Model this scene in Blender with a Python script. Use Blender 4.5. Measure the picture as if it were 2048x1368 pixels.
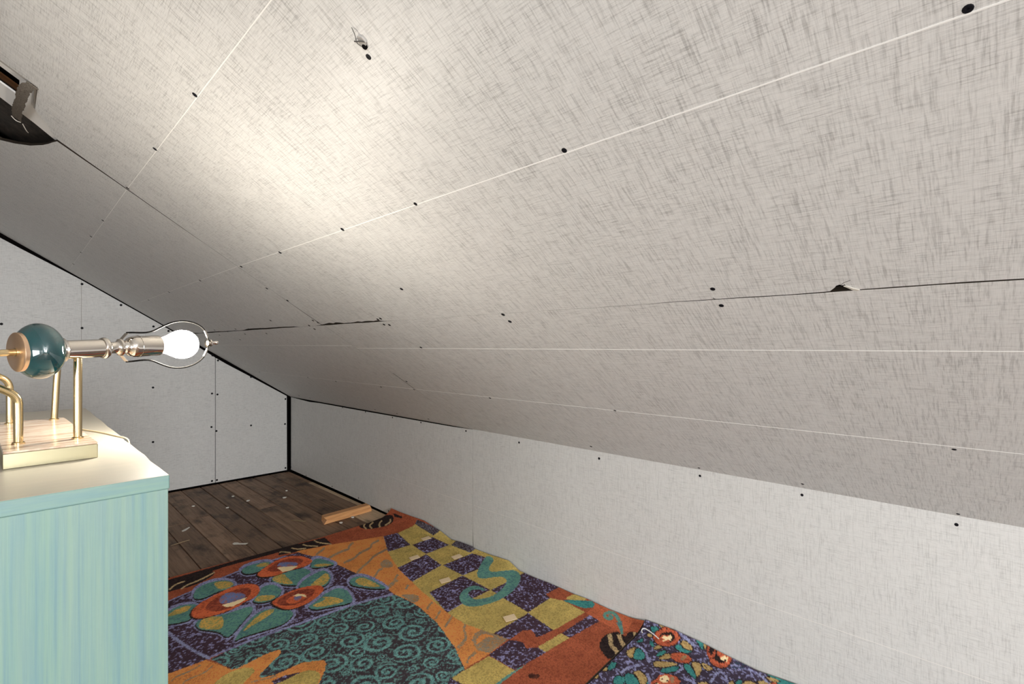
import bpy, math, random
import numpy as np
from mathutils import Vector, Matrix

random.seed(7)
rng = np.random.default_rng(11)
scene = bpy.context.scene
COL = scene.collection
for o in list(bpy.data.objects):
    bpy.data.objects.remove(o)

# ------------------------------------------------------------------ camera
CAM_H = 1.2
cam_data = bpy.data.cameras.new('camera')
cam_data.sensor_width = 36.0
cam_data.lens = 985 / 2048 * 36.0
cam_data.shift_y = 8 / 2048
cam_data.clip_start = 0.02
cam = bpy.data.objects.new('camera', cam_data)
cam.location = (0, 0, CAM_H)
cam.rotation_euler = (math.radians(90), 0, -math.atan2(.7157, .6984))
COL.objects.link(cam)
scene.camera = cam

# ------------------------------------------------------------------ world, lights, exposure
world = bpy.data.worlds.new('world')
scene.world = world
world.use_nodes = True
world.node_tree.nodes['Background'].inputs[0].default_value = (0.80, 0.88, 1.0, 1)
world.node_tree.nodes['Background'].inputs[1].default_value = 0.8

def area_light(name, loc, target, sx, sy, power, color):
    d = bpy.data.lights.new(name, 'AREA')
    d.shape = 'RECTANGLE'; d.size = sx; d.size_y = sy; d.energy = power; d.color = color
    o = bpy.data.objects.new(name, d)
    o.location = loc
    o.rotation_euler = (Vector(target) - Vector(loc)).to_track_quat('-Z', 'Y').to_euler()
    COL.objects.link(o)
    return o
# added fill lights behind the camera, set in two made-up window openings
area_light('added_side_fill', (-2.03, -0.75, 0.86), (0, -0.75, 0.86), 1.9, 0.75, 44, (0.965, 0.985, 1.0))
area_light('added_rear_fill', (-0.55, -5.48, 1.25), (-0.55, 0, 1.25), 1.5, 1.0, 260, (0.965, 0.985, 1.0))
BULB_STRENGTH = 245.0

vs = scene.view_settings
vs.view_transform = 'Standard'
vs.look = 'None'
vs.exposure = 0.0
vs.gamma = 1.0
vs.use_curve_mapping = False

# ------------------------------------------------------------------ geometry data (metres, world axes: x to the knee wall, y to the far gable)
XK, ZK, SL, YG = 1.896, 0.715, 0.65, 4.83       # knee wall plane, its height, roof slope, gable plane
SLEN = math.sqrt(1 + SL * SL)
MOTIFS_LARGE = [
    ('dark', 0, [(0.422,3.02),(0.579,3.027),(0.838,3.032),(1.125,3.034),(1.239,3.03),(1.226,2.997),(1.102,2.971),(0.826,2.987),(0.563,2.943),(0.41,2.933)]),
    ('dark', 1, [(0.485,2.986),(0.575,3.007),(0.691,2.996),(0.781,2.974),(0.749,2.91),(0.656,2.86),(0.557,2.882),(0.467,2.875)]),
    ('tan', 0, [(0.557,2.893),(0.559,2.896),(0.563,2.901),(0.568,2.909),(0.576,2.92),(0.584,2.928),(0.593,2.934),(0.603,2.938),(0.614,2.939),(0.622,2.94),(0.628,2.941),(0.631,2.941),(0.633,2.958),(0.63,2.957),(0.624,2.957),(0.616,2.956),(0.604,2.954),(0.594,2.95),(0.584,2.944),(0.575,2.935),(0.567,2.923),(0.562,2.915),(0.558,2.91),(0.556,2.907)]),
    ('tan', 0, [(0.6,2.86),(0.602,2.861),(0.606,2.865),(0.612,2.871),(0.619,2.878),(0.628,2.884),(0.639,2.888),(0.651,2.892),(0.664,2.894),(0.68,2.899),(0.697,2.905),(0.715,2.914),(0.735,2.926),(0.751,2.934),(0.761,2.94),(0.767,2.943),(0.769,2.962),(0.763,2.959),(0.753,2.953),(0.737,2.945),(0.717,2.933),(0.698,2.924),(0.681,2.917),(0.666,2.913),(0.653,2.91),(0.64,2.907),(0.63,2.902),(0.62,2.895),(0.612,2.888),(0.606,2.882),(0.602,2.878),(0.6,2.877)]),
    ('dark', 0, [(1.121,3.023),(1.389,2.995),(1.375,2.872),(1.187,2.901),(1.087,2.931)]),
    ('tan', 0, [(1.317,2.994),(1.317,2.991),(1.318,2.983),(1.319,2.971),(1.32,2.955),(1.324,2.939),(1.33,2.921),(1.339,2.903),(1.351,2.885),(1.359,2.871),(1.365,2.862),(1.368,2.857),(1.377,2.874),(1.374,2.879),(1.368,2.888),(1.359,2.902),(1.348,2.921),(1.339,2.938),(1.333,2.955),(1.33,2.971),(1.328,2.985),(1.328,2.997),(1.327,3.005),(1.327,3.009)]),
    ('tan', 0, [(1.242,2.977),(1.243,2.975),(1.244,2.97),(1.246,2.963),(1.248,2.953),(1.253,2.943),(1.26,2.931),(1.269,2.919),(1.28,2.905),(1.288,2.895),(1.294,2.888),(1.296,2.885),(1.304,2.902),(1.302,2.906),(1.296,2.912),(1.288,2.923),(1.277,2.936),(1.268,2.948),(1.261,2.96),(1.257,2.97),(1.255,2.979),(1.253,2.986),(1.252,2.991),(1.251,2.993)]),
    ('tan', 0, [(1.175,2.974),(1.176,2.971),(1.179,2.965),(1.182,2.957),(1.186,2.946),(1.192,2.936),(1.199,2.927),(1.208,2.92),(1.218,2.914),(1.226,2.909),(1.231,2.906),(1.234,2.905),(1.24,2.923),(1.238,2.924),(1.233,2.927),(1.225,2.932),(1.215,2.938),(1.207,2.945),(1.2,2.953),(1.194,2.962),(1.19,2.973),(1.187,2.982),(1.184,2.987),(1.183,2.99)]),
    ('tan', 0, [(1.103,2.961),(1.105,2.96),(1.108,2.958),(1.112,2.955),(1.118,2.951),(1.123,2.946),(1.128,2.94),(1.133,2.932),(1.138,2.923),(1.142,2.916),(1.144,2.912),(1.145,2.909),(1.153,2.926),(1.152,2.928),(1.149,2.933),(1.145,2.94),(1.14,2.949),(1.135,2.957),(1.13,2.964),(1.124,2.969),(1.118,2.973),(1.114,2.976),(1.111,2.978),(1.109,2.979)]),
    ('dark', 1, [(1.63,3.025),(1.702,3.068),(1.928,3.09),(1.869,2.958),(1.794,2.894),(1.715,2.9),(1.651,2.928),(1.631,2.967)]),
    ('tan', 0, [(1.692,3.05),(1.69,3.047),(1.686,3.042),(1.679,3.034),(1.668,3.022),(1.658,3.005),(1.649,2.987),(1.644,2.969),(1.641,2.952),(1.639,2.941),(1.638,2.934),(1.638,2.93),(1.653,2.945),(1.654,2.949),(1.655,2.956),(1.657,2.968),(1.66,2.982),(1.662,2.992),(1.666,2.999),(1.67,3.005),(1.677,3.013),(1.684,3.021),(1.688,3.026),(1.691,3.028)]),
    ('tan', 0, [(1.744,3.032),(1.741,3.03),(1.734,3.025),(1.725,3.018),(1.711,3.008),(1.698,2.994),(1.685,2.974),(1.676,2.953),(1.671,2.934),(1.668,2.922),(1.666,2.913),(1.665,2.909),(1.68,2.921),(1.681,2.925),(1.684,2.933),(1.687,2.946),(1.69,2.961),(1.694,2.969),(1.698,2.976),(1.706,2.984),(1.718,2.992),(1.727,2.999),(1.734,3.003),(1.737,3.006)]),
    ('tan', 0, [(1.804,3.019),(1.8,3.016),(1.794,3.011),(1.784,3.002),(1.77,2.989),(1.756,2.975),(1.744,2.957),(1.733,2.939),(1.726,2.921),(1.721,2.91),(1.718,2.902),(1.717,2.899),(1.73,2.902),(1.731,2.906),(1.735,2.913),(1.739,2.925),(1.745,2.938),(1.75,2.947),(1.757,2.957),(1.766,2.967),(1.778,2.978),(1.788,2.986),(1.795,2.992),(1.798,2.995)]),
    ('tan', 0, [(1.849,2.993),(1.848,2.99),(1.844,2.983),(1.839,2.973),(1.834,2.963),(1.829,2.957),(1.82,2.949),(1.808,2.94),(1.792,2.932),(1.78,2.926),(1.772,2.922),(1.768,2.92),(1.758,2.894),(1.762,2.896),(1.77,2.9),(1.782,2.906),(1.799,2.914),(1.814,2.924),(1.828,2.937),(1.842,2.955),(1.851,2.972),(1.856,2.982),(1.859,2.989),(1.861,2.992)]),
    ('dark', 0, [(1.933,3.084),(1.945,2.985),(1.92,2.937),(1.901,3.009)]),
    ('purple', 0, [(0.286,2.66),(0.531,2.773),(0.765,2.852),(0.871,2.883),(1.014,2.894),(1.116,2.893),(1.182,2.889),(1.196,2.828),(1.219,2.775),(1.263,2.595),(1.292,2.366),(1.311,2.135),(1.305,2.074),(1.135,2.124),(0.968,2.134),(0.857,2.148),(0.693,2.167),(0.544,2.158),(0.531,2.153),(0.413,2.16),(0.236,2.19)]),
    ('lav', 0, [(0.446,2.738),(0.451,2.74),(0.461,2.744),(0.477,2.749),(0.498,2.756),(0.527,2.766),(0.565,2.779),(0.613,2.795),(0.671,2.814),(0.723,2.831),(0.767,2.845),(0.802,2.855),(0.829,2.862),(0.863,2.868),(0.905,2.873),(0.956,2.877),(1.017,2.879),(1.064,2.881),(1.096,2.882),(1.112,2.883),(1.117,2.899),(1.101,2.898),(1.068,2.897),(1.021,2.895),(0.96,2.892),(0.908,2.888),(0.865,2.883),(0.831,2.877),(0.804,2.87),(0.769,2.859),(0.725,2.845),(0.673,2.828),(0.614,2.808),(0.566,2.792),(0.528,2.779),(0.498,2.769),(0.477,2.761),(0.461,2.756),(0.451,2.752),(0.446,2.751)]),
    ('swirl', 0, [(1.308,2.066),(1.321,1.973),(1.324,1.901),(1.301,1.722),(1.247,1.539),(1.189,1.407),(1.067,1.263),(0.839,1.225),(0.549,1.522),(0.599,2.011),(0.58,2.024),(0.544,2.147),(0.577,2.15),(0.693,2.167),(0.857,2.148),(0.968,2.134),(1.135,2.124)]),
    ('purple', 0, [(1.175,1.403),(1.112,1.397),(1.075,1.378),(1.083,1.229),(1.16,1.15),(1.217,1.264)]),
    ('lav', 0, [(0.543,2.152),(0.552,2.152),(0.57,2.153),(0.597,2.155),(0.634,2.157),(0.672,2.157),(0.711,2.156),(0.751,2.152),(0.792,2.147),(0.83,2.143),(0.864,2.139),(0.896,2.135),(0.924,2.132),(0.955,2.129),(0.989,2.127),(1.027,2.124),(1.068,2.121),(1.11,2.115),(1.152,2.108),(1.194,2.097),(1.236,2.085),(1.268,2.075),(1.289,2.068),(1.3,2.065),(1.309,2.084),(1.298,2.087),(1.276,2.094),(1.244,2.103),(1.201,2.116),(1.159,2.126),(1.117,2.134),(1.074,2.139),(1.033,2.142),(0.995,2.145),(0.96,2.147),(0.929,2.15),(0.9,2.153),(0.869,2.156),(0.833,2.16),(0.795,2.164),(0.754,2.169),(0.714,2.172),(0.675,2.173),(0.636,2.173),(0.599,2.171),(0.571,2.169),(0.553,2.168),(0.545,2.168)]),
    ('lav', 0, [(0.416,2.781),(0.419,2.759),(0.426,2.715),(0.436,2.652),(0.448,2.57),(0.458,2.507),(0.465,2.461),(0.47,2.431),(0.472,2.415),(0.476,2.395),(0.481,2.371),(0.486,2.343),(0.493,2.311),(0.5,2.279),(0.508,2.247),(0.516,2.216),(0.525,2.184),(0.532,2.161),(0.537,2.146),(0.539,2.139),(0.548,2.155),(0.546,2.163),(0.542,2.178),(0.535,2.202),(0.526,2.233),(0.517,2.264),(0.509,2.296),(0.502,2.327),(0.496,2.359),(0.491,2.388),(0.486,2.412),(0.483,2.431),(0.48,2.447),(0.476,2.477),(0.469,2.524),(0.459,2.587),(0.447,2.67),(0.437,2.735),(0.431,2.779),(0.427,2.801)]),
    ('orange', 0, [(0.23,2.138),(0.413,2.16),(0.531,2.153),(0.581,2.021),(0.599,2.011),(0.71,2.027),(0.754,2.015),(0.748,1.99),(0.701,1.957),(0.641,1.914),(0.64,1.895),(0.686,1.873),(0.78,1.874),(0.843,1.832),(0.843,1.803),(0.812,1.758),(0.712,1.644),(0.492,1.615),(0.197,1.83)]),
    ('olive', 1, [(0.456,1.934),(0.51,1.981),(0.555,2.008),(0.612,2.005),(0.643,1.973),(0.637,1.945),(0.582,1.907),(0.499,1.806),(0.43,1.773)]),
    ('olive', 1, [(0.602,1.757),(0.662,1.825),(0.697,1.823),(0.757,1.821),(0.789,1.806),(0.804,1.76),(0.77,1.714),(0.684,1.644),(0.589,1.61)]),
    ('purple', 0, [(0.661,1.847),(0.705,1.845),(0.758,1.822),(0.695,1.819),(0.661,1.822)]),
    ('grey', 0, [(0.407,2.099),(0.408,2.1),(0.41,2.102),(0.414,2.106),(0.418,2.11),(0.425,2.114),(0.433,2.116),(0.443,2.117),(0.455,2.116),(0.466,2.117),(0.476,2.118),(0.486,2.12),(0.495,2.123),(0.502,2.126),(0.506,2.127),(0.509,2.128),(0.509,2.136),(0.506,2.135),(0.502,2.134),(0.495,2.131),(0.486,2.128),(0.477,2.126),(0.466,2.125),(0.455,2.124),(0.443,2.125),(0.433,2.124),(0.424,2.121),(0.418,2.118),(0.413,2.113),(0.409,2.109),(0.407,2.107),(0.406,2.106)]),
    ('grey', 0, [(0.434,2.056),(0.435,2.057),(0.438,2.059),(0.443,2.062),(0.449,2.065),(0.456,2.068),(0.464,2.069),(0.474,2.069),(0.485,2.068),(0.496,2.068),(0.506,2.071),(0.516,2.075),(0.525,2.081),(0.532,2.086),(0.537,2.089),(0.539,2.09),(0.538,2.098),(0.536,2.096),(0.531,2.093),(0.524,2.088),(0.515,2.082),(0.506,2.078),(0.496,2.076),(0.485,2.075),(0.474,2.077),(0.464,2.077),(0.456,2.076),(0.448,2.073),(0.442,2.069),(0.438,2.066),(0.435,2.064),(0.433,2.063)]),
    ('grey', 0, [(0.606,1.893),(0.608,1.892),(0.613,1.89),(0.619,1.886),(0.629,1.882),(0.638,1.878),(0.648,1.873),(0.657,1.87),(0.667,1.866),(0.674,1.864),(0.679,1.862),(0.682,1.861),(0.683,1.868),(0.681,1.869),(0.676,1.871),(0.668,1.873),(0.659,1.877),(0.649,1.88),(0.64,1.884),(0.63,1.889),(0.621,1.893),(0.614,1.897),(0.609,1.899),(0.607,1.9)]),
    ('orange', 0, [(1.174,2.908),(1.2,2.91),(1.368,2.86),(1.658,2.751),(1.549,2.523),(1.478,2.31),(1.438,2.114),(1.418,2.015),(1.384,1.761),(1.379,1.63),(1.415,1.49),(1.432,1.42),(1.309,1.403),(1.204,1.404),(1.189,1.402),(1.189,1.407),(1.247,1.539),(1.301,1.722),(1.324,1.901),(1.321,1.973),(1.308,2.066),(1.311,2.135),(1.292,2.366),(1.263,2.595),(1.231,2.707),(1.219,2.775)]),
    ('grey', 0, [(1.481,2.81),(1.477,2.807),(1.47,2.802),(1.46,2.795),(1.446,2.785),(1.434,2.774),(1.423,2.761),(1.414,2.743),(1.414,2.738),(1.415,2.741),(1.408,2.738),(1.397,2.737),(1.381,2.737),(1.363,2.735),(1.342,2.73),(1.32,2.722),(1.296,2.711),(1.278,2.702),(1.266,2.697),(1.26,2.694),(1.254,2.667),(1.26,2.67),(1.271,2.675),(1.289,2.683),(1.312,2.694),(1.334,2.701),(1.353,2.706),(1.37,2.708),(1.386,2.707),(1.398,2.709),(1.409,2.714),(1.422,2.729),(1.426,2.742),(1.427,2.743),(1.432,2.749),(1.441,2.757),(1.454,2.767),(1.464,2.774),(1.471,2.779),(1.474,2.781)]),
    ('grey', 0, [(1.611,2.729),(1.606,2.728),(1.597,2.725),(1.583,2.72),(1.564,2.715),(1.548,2.707),(1.535,2.696),(1.521,2.678),(1.519,2.669),(1.515,2.666),(1.503,2.659),(1.484,2.653),(1.46,2.648),(1.439,2.641),(1.421,2.633),(1.406,2.622),(1.396,2.611),(1.384,2.603),(1.37,2.597),(1.353,2.591),(1.334,2.588),(1.32,2.585),(1.31,2.583),(1.305,2.582),(1.297,2.556),(1.302,2.557),(1.311,2.559),(1.325,2.561),(1.345,2.565),(1.363,2.57),(1.378,2.578),(1.393,2.588),(1.403,2.598),(1.415,2.606),(1.431,2.613),(1.451,2.62),(1.474,2.625),(1.494,2.631),(1.51,2.641),(1.526,2.657),(1.531,2.671),(1.533,2.673),(1.541,2.679),(1.554,2.685),(1.572,2.69),(1.585,2.695),(1.595,2.697),(1.599,2.699)]),
    ('grey', 0, [(1.574,2.576),(1.567,2.574),(1.552,2.57),(1.531,2.563),(1.504,2.555),(1.48,2.546),(1.46,2.537),(1.445,2.526),(1.434,2.516),(1.421,2.506),(1.406,2.495),(1.388,2.484),(1.368,2.473),(1.349,2.461),(1.333,2.45),(1.319,2.439),(1.307,2.428),(1.299,2.42),(1.294,2.415),(1.291,2.413),(1.291,2.393),(1.293,2.396),(1.299,2.401),(1.307,2.409),(1.317,2.418),(1.33,2.428),(1.345,2.439),(1.362,2.449),(1.383,2.461),(1.401,2.472),(1.418,2.483),(1.431,2.494),(1.441,2.503),(1.454,2.512),(1.472,2.52),(1.494,2.528),(1.522,2.536),(1.542,2.542),(1.556,2.546),(1.564,2.548)]),
    ('grey', 0, [(1.323,2.86),(1.321,2.858),(1.318,2.856),(1.314,2.852),(1.308,2.847),(1.301,2.84),(1.291,2.832),(1.278,2.823),(1.263,2.812),(1.253,2.804),(1.245,2.799),(1.242,2.796),(1.237,2.769),(1.241,2.771),(1.248,2.777),(1.259,2.784),(1.273,2.795),(1.286,2.804),(1.296,2.812),(1.305,2.819),(1.311,2.825),(1.315,2.829),(1.318,2.831),(1.319,2.833)]),
    ('grey', 0, [(1.421,2.371),(1.419,2.37),(1.414,2.369),(1.407,2.367),(1.397,2.364),(1.387,2.359),(1.377,2.351),(1.367,2.341),(1.359,2.331),(1.352,2.324),(1.344,2.317),(1.336,2.311),(1.327,2.307),(1.32,2.303),(1.316,2.3),(1.313,2.299),(1.309,2.278),(1.311,2.28),(1.316,2.282),(1.323,2.286),(1.332,2.291),(1.342,2.298),(1.352,2.306),(1.361,2.316),(1.369,2.325),(1.376,2.332),(1.383,2.337),(1.391,2.341),(1.4,2.344),(1.407,2.346),(1.411,2.347),(1.414,2.348)]),
    ('grey', 0, [(1.434,2.243),(1.432,2.242),(1.428,2.238),(1.422,2.234),(1.413,2.227),(1.403,2.219),(1.394,2.209),(1.385,2.198),(1.377,2.187),(1.37,2.18),(1.361,2.173),(1.351,2.168),(1.34,2.164),(1.331,2.161),(1.325,2.159),(1.322,2.158),(1.317,2.138),(1.32,2.139),(1.325,2.141),(1.334,2.144),(1.346,2.148),(1.359,2.155),(1.37,2.163),(1.381,2.174),(1.39,2.186),(1.397,2.195),(1.404,2.203),(1.412,2.209),(1.419,2.215),(1.426,2.22),(1.43,2.223),(1.432,2.224)]),
    ('grey', 0, [(1.404,2.192),(1.4,2.192),(1.394,2.191),(1.384,2.189),(1.372,2.187),(1.359,2.184),(1.347,2.178),(1.336,2.171),(1.326,2.163),(1.319,2.157),(1.315,2.153),(1.313,2.152),(1.312,2.135),(1.315,2.137),(1.319,2.141),(1.326,2.146),(1.334,2.154),(1.343,2.159),(1.353,2.164),(1.365,2.167),(1.377,2.169),(1.386,2.17),(1.393,2.171),(1.396,2.171)]),
    ('grey', 0, [(1.394,1.888),(1.393,1.887),(1.389,1.886),(1.384,1.883),(1.377,1.88),(1.369,1.876),(1.362,1.871),(1.353,1.865),(1.345,1.858),(1.339,1.853),(1.335,1.85),(1.333,1.848),(1.335,1.836),(1.337,1.837),(1.34,1.84),(1.346,1.845),(1.354,1.851),(1.361,1.857),(1.368,1.861),(1.375,1.865),(1.381,1.867),(1.386,1.87),(1.389,1.871),(1.391,1.872)]),
    ('grey', 0, [(1.372,1.8),(1.37,1.798),(1.366,1.795),(1.36,1.791),(1.352,1.785),(1.345,1.779),(1.338,1.774),(1.331,1.769),(1.324,1.765),(1.319,1.761),(1.316,1.759),(1.314,1.758),(1.315,1.746),(1.316,1.747),(1.32,1.749),(1.325,1.752),(1.331,1.757),(1.338,1.762),(1.345,1.767),(1.353,1.772),(1.361,1.778),(1.367,1.783),(1.371,1.786),(1.373,1.787)]),
    ('grey', 0, [(1.387,1.729),(1.384,1.727),(1.378,1.723),(1.369,1.718),(1.356,1.71),(1.345,1.704),(1.335,1.698),(1.326,1.692),(1.318,1.688),(1.312,1.684),(1.308,1.682),(1.306,1.681),(1.306,1.668),(1.308,1.669),(1.312,1.672),(1.318,1.675),(1.326,1.68),(1.334,1.685),(1.345,1.691),(1.356,1.698),(1.368,1.705),(1.377,1.71),(1.384,1.714),(1.387,1.716)]),
    ('grey', 0, [(1.38,1.635),(1.378,1.633),(1.374,1.629),(1.367,1.623),(1.358,1.615),(1.349,1.606),(1.342,1.597),(1.337,1.588),(1.333,1.579),(1.329,1.573),(1.325,1.567),(1.32,1.561),(1.316,1.557),(1.309,1.552),(1.299,1.547),(1.287,1.541),(1.272,1.536),(1.261,1.532),(1.254,1.529),(1.25,1.528),(1.249,1.516),(1.252,1.517),(1.259,1.52),(1.27,1.524),(1.285,1.529),(1.298,1.535),(1.309,1.541),(1.319,1.547),(1.326,1.554),(1.332,1.561),(1.337,1.569),(1.342,1.578),(1.346,1.586),(1.35,1.593),(1.355,1.6),(1.362,1.607),(1.37,1.614),(1.377,1.62),(1.382,1.624),(1.384,1.626)]),
    ('grey', 0, [(1.284,1.452),(1.281,1.452),(1.275,1.451),(1.267,1.45),(1.256,1.449),(1.246,1.447),(1.237,1.445),(1.229,1.44),(1.223,1.436),(1.219,1.433),(1.216,1.43),(1.214,1.429),(1.217,1.421),(1.218,1.422),(1.221,1.424),(1.225,1.427),(1.23,1.431),(1.236,1.434),(1.244,1.436),(1.253,1.438),(1.263,1.439),(1.271,1.44),(1.277,1.44),(1.28,1.44)]),
    ('grey', 0, [(1.407,2.11),(1.405,2.108),(1.401,2.104),(1.394,2.098),(1.385,2.09),(1.379,2.084),(1.374,2.08),(1.372,2.078),(1.373,2.063),(1.375,2.065),(1.38,2.069),(1.386,2.075),(1.395,2.083),(1.402,2.089),(1.406,2.093),(1.408,2.095)]),
    ('grey', 1, [(1.437,2.43),(1.504,2.449),(1.473,2.321),(1.414,2.361)]),
    ('grey', 1, [(1.321,2.052),(1.386,1.991),(1.364,1.94),(1.326,1.928),(1.322,1.993)]),
    ('grey', 0, [(1.325,1.522),(1.364,1.548),(1.4,1.546),(1.418,1.493),(1.432,1.42),(1.317,1.406),(1.293,1.452)]),
    ('orange', 1, [(1.314,1.485),(1.356,1.523),(1.394,1.518),(1.407,1.462),(1.382,1.496),(1.33,1.484)]),
    ('grey', 0, [(1.377,1.627),(1.375,1.626),(1.371,1.623),(1.365,1.619),(1.357,1.614),(1.349,1.606),(1.342,1.597),(1.336,1.587),(1.333,1.578),(1.329,1.57),(1.325,1.563),(1.319,1.556),(1.313,1.55),(1.305,1.544),(1.296,1.539),(1.285,1.535),(1.272,1.53),(1.262,1.527),(1.255,1.525),(1.252,1.524),(1.25,1.513),(1.253,1.514),(1.26,1.516),(1.27,1.519),(1.283,1.524),(1.295,1.529),(1.306,1.535),(1.316,1.542),(1.324,1.55),(1.331,1.559),(1.337,1.568),(1.342,1.578),(1.346,1.587),(1.349,1.594),(1.354,1.6),(1.359,1.604),(1.366,1.609),(1.372,1.613),(1.376,1.616),(1.378,1.617)]),
    ('grey', 0, [(1.286,1.458),(1.283,1.458),(1.277,1.456),(1.268,1.454),(1.256,1.452),(1.246,1.449),(1.236,1.445),(1.228,1.44),(1.222,1.435),(1.217,1.432),(1.214,1.43),(1.213,1.429),(1.215,1.421),(1.217,1.422),(1.22,1.424),(1.224,1.428),(1.23,1.432),(1.236,1.435),(1.244,1.439),(1.254,1.442),(1.266,1.444),(1.275,1.446),(1.281,1.447),(1.284,1.448)]),
    ('olive', 0, [(1.658,2.751),(1.753,2.733),(1.885,2.763),(1.962,2.822),(1.976,2.595),(2.028,2.521),(1.966,2.185),(2.0,1.814),(1.987,1.467),(1.832,1.469),(1.819,1.312),(1.815,1.315),(1.611,1.326),(1.527,1.34),(1.547,1.395),(1.516,1.419),(1.435,1.413),(1.415,1.49),(1.379,1.63),(1.384,1.761),(1.418,2.015),(1.438,2.114),(1.478,2.31),(1.549,2.523)]),
    ('purple', 0, [(1.658,2.751),(1.75,2.736),(1.699,2.513),(1.551,2.525)]),
    ('purple', 0, [(1.707,2.505),(1.865,2.514),(1.861,2.347),(1.688,2.341)]),
    ('dpurple', 0, [(1.982,2.852),(1.978,2.574),(1.885,2.536),(1.919,2.786)]),
    ('purple', 0, [(1.474,2.305),(1.685,2.336),(1.662,2.16),(1.438,2.114)]),
    ('purple', 0, [(1.665,2.153),(1.879,2.156),(1.898,2.061),(1.913,2.053),(1.782,1.976),(1.664,1.985)]),
    ('dpurple', 0, [(1.868,2.338),(1.975,2.388),(1.968,2.296),(1.961,2.194),(1.878,2.174)]),
    ('purple', 0, [(1.435,1.964),(1.662,1.983),(1.66,1.768),(1.553,1.769),(1.479,1.767),(1.383,1.758)]),
    ('purple', 0, [(1.65,1.669),(1.662,1.765),(1.8,1.767),(1.93,1.775),(1.948,1.697),(1.933,1.543),(1.818,1.546),(1.807,1.508),(1.639,1.498)]),
    ('rust', 0, [(1.818,1.546),(1.933,1.543),(1.941,1.472),(1.935,1.406),(1.824,1.461),(1.807,1.508)]),
    ('purple', 0, [(1.634,1.494),(1.611,1.326),(1.522,1.341),(1.543,1.382),(1.516,1.419),(1.435,1.413),(1.416,1.491)]),
    ('purple', 0, [(1.306,1.401),(1.433,1.411),(1.463,1.365),(1.439,1.329),(1.474,1.298),(1.473,1.252),(1.312,1.266)]),
    ('rust', 0, [(1.812,1.309),(1.818,1.283),(1.616,1.29),(1.478,1.298),(1.442,1.319),(1.457,1.355),(1.452,1.392),(1.431,1.412),(1.464,1.413),(1.516,1.419),(1.547,1.395),(1.53,1.361),(1.524,1.343),(1.612,1.327)]),
    ('purple', 0, [(1.818,1.286),(1.809,1.226),(1.615,1.245),(1.618,1.289)]),
    ('olive', 0, [(1.475,1.297),(1.616,1.29),(1.613,1.244),(1.473,1.254)]),
    ('olive', 0, [(1.121,1.4),(1.302,1.395),(1.31,1.266),(1.217,1.264),(1.183,1.263),(1.132,1.315)]),
    ('teal', 0, [(1.309,1.266),(1.379,1.259),(1.221,1.252),(1.16,1.251),(1.164,1.264)]),
    ('teal', 1, [(1.927,2.074),(1.916,2.002),(1.848,1.972),(1.806,1.939),(1.791,1.905),(1.849,1.87),(1.899,1.837),(1.889,1.781),(1.83,1.725),(1.74,1.683),(1.648,1.666),(1.563,1.677),(1.498,1.707),(1.476,1.748),(1.488,1.796),(1.527,1.844),(1.583,1.869),(1.636,1.863),(1.649,1.823),(1.642,1.773),(1.628,1.79),(1.62,1.823),(1.584,1.837),(1.555,1.816),(1.541,1.776),(1.553,1.747),(1.602,1.719),(1.667,1.721),(1.744,1.748),(1.788,1.779),(1.804,1.824),(1.758,1.859),(1.703,1.883),(1.711,1.928),(1.754,1.968),(1.858,2.041)]),
    ('rust2', 0, [(1.818,1.311),(1.867,1.311),(1.918,1.329),(1.924,1.139),(1.892,1.119),(1.819,1.1),(1.795,1.116),(1.804,1.226)]),
    ('olive', 1, [(1.842,1.458),(1.918,1.45),(1.933,1.408),(1.918,1.37),(1.87,1.404)]),
    ('teal2', 1, [(1.827,1.461),(1.864,1.423),(1.898,1.378),(1.925,1.348),(1.906,1.321),(1.869,1.313),(1.838,1.344),(1.835,1.401)]),
    ('teal', 0, [(1.858,1.215),(1.859,1.215),(1.861,1.214),(1.863,1.212),(1.865,1.21),(1.866,1.21),(1.866,1.209),(1.865,1.209),(1.864,1.208),(1.865,1.208),(1.865,1.209),(1.863,1.21),(1.859,1.212),(1.857,1.215),(1.856,1.218),(1.856,1.223),(1.858,1.228),(1.86,1.231),(1.861,1.231),(1.862,1.232),(1.866,1.233),(1.87,1.233),(1.875,1.232),(1.88,1.23),(1.884,1.227),(1.888,1.224),(1.889,1.22),(1.889,1.215),(1.888,1.21),(1.885,1.204),(1.881,1.198),(1.876,1.191),(1.869,1.184),(1.862,1.177),(1.856,1.17),(1.849,1.165),(1.842,1.16),(1.837,1.155),(1.833,1.153),(1.831,1.151),(1.846,1.143),(1.848,1.144),(1.851,1.147),(1.857,1.151),(1.865,1.157),(1.873,1.164),(1.881,1.172),(1.889,1.18),(1.897,1.189),(1.904,1.198),(1.91,1.207),(1.913,1.215),(1.915,1.224),(1.914,1.231),(1.912,1.237),(1.907,1.243),(1.9,1.247),(1.892,1.249),(1.883,1.25),(1.874,1.25),(1.863,1.247),(1.852,1.241),(1.843,1.233),(1.838,1.225),(1.835,1.217),(1.834,1.21),(1.836,1.204),(1.84,1.199),(1.847,1.195),(1.853,1.194),(1.863,1.195),(1.873,1.2),(1.88,1.206),(1.884,1.212),(1.885,1.218),(1.883,1.222),(1.879,1.224),(1.877,1.226),(1.875,1.227),(1.874,1.227)]),
    ('teal', 0, [(1.845,1.168),(1.844,1.166),(1.841,1.162),(1.837,1.157),(1.831,1.151),(1.824,1.144),(1.816,1.136),(1.807,1.127),(1.797,1.118),(1.791,1.111),(1.786,1.106),(1.785,1.104),(1.792,1.101),(1.795,1.103),(1.801,1.107),(1.81,1.113),(1.822,1.121),(1.832,1.129),(1.842,1.136),(1.851,1.142),(1.859,1.148),(1.865,1.152),(1.87,1.154),(1.872,1.155)]),
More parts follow.
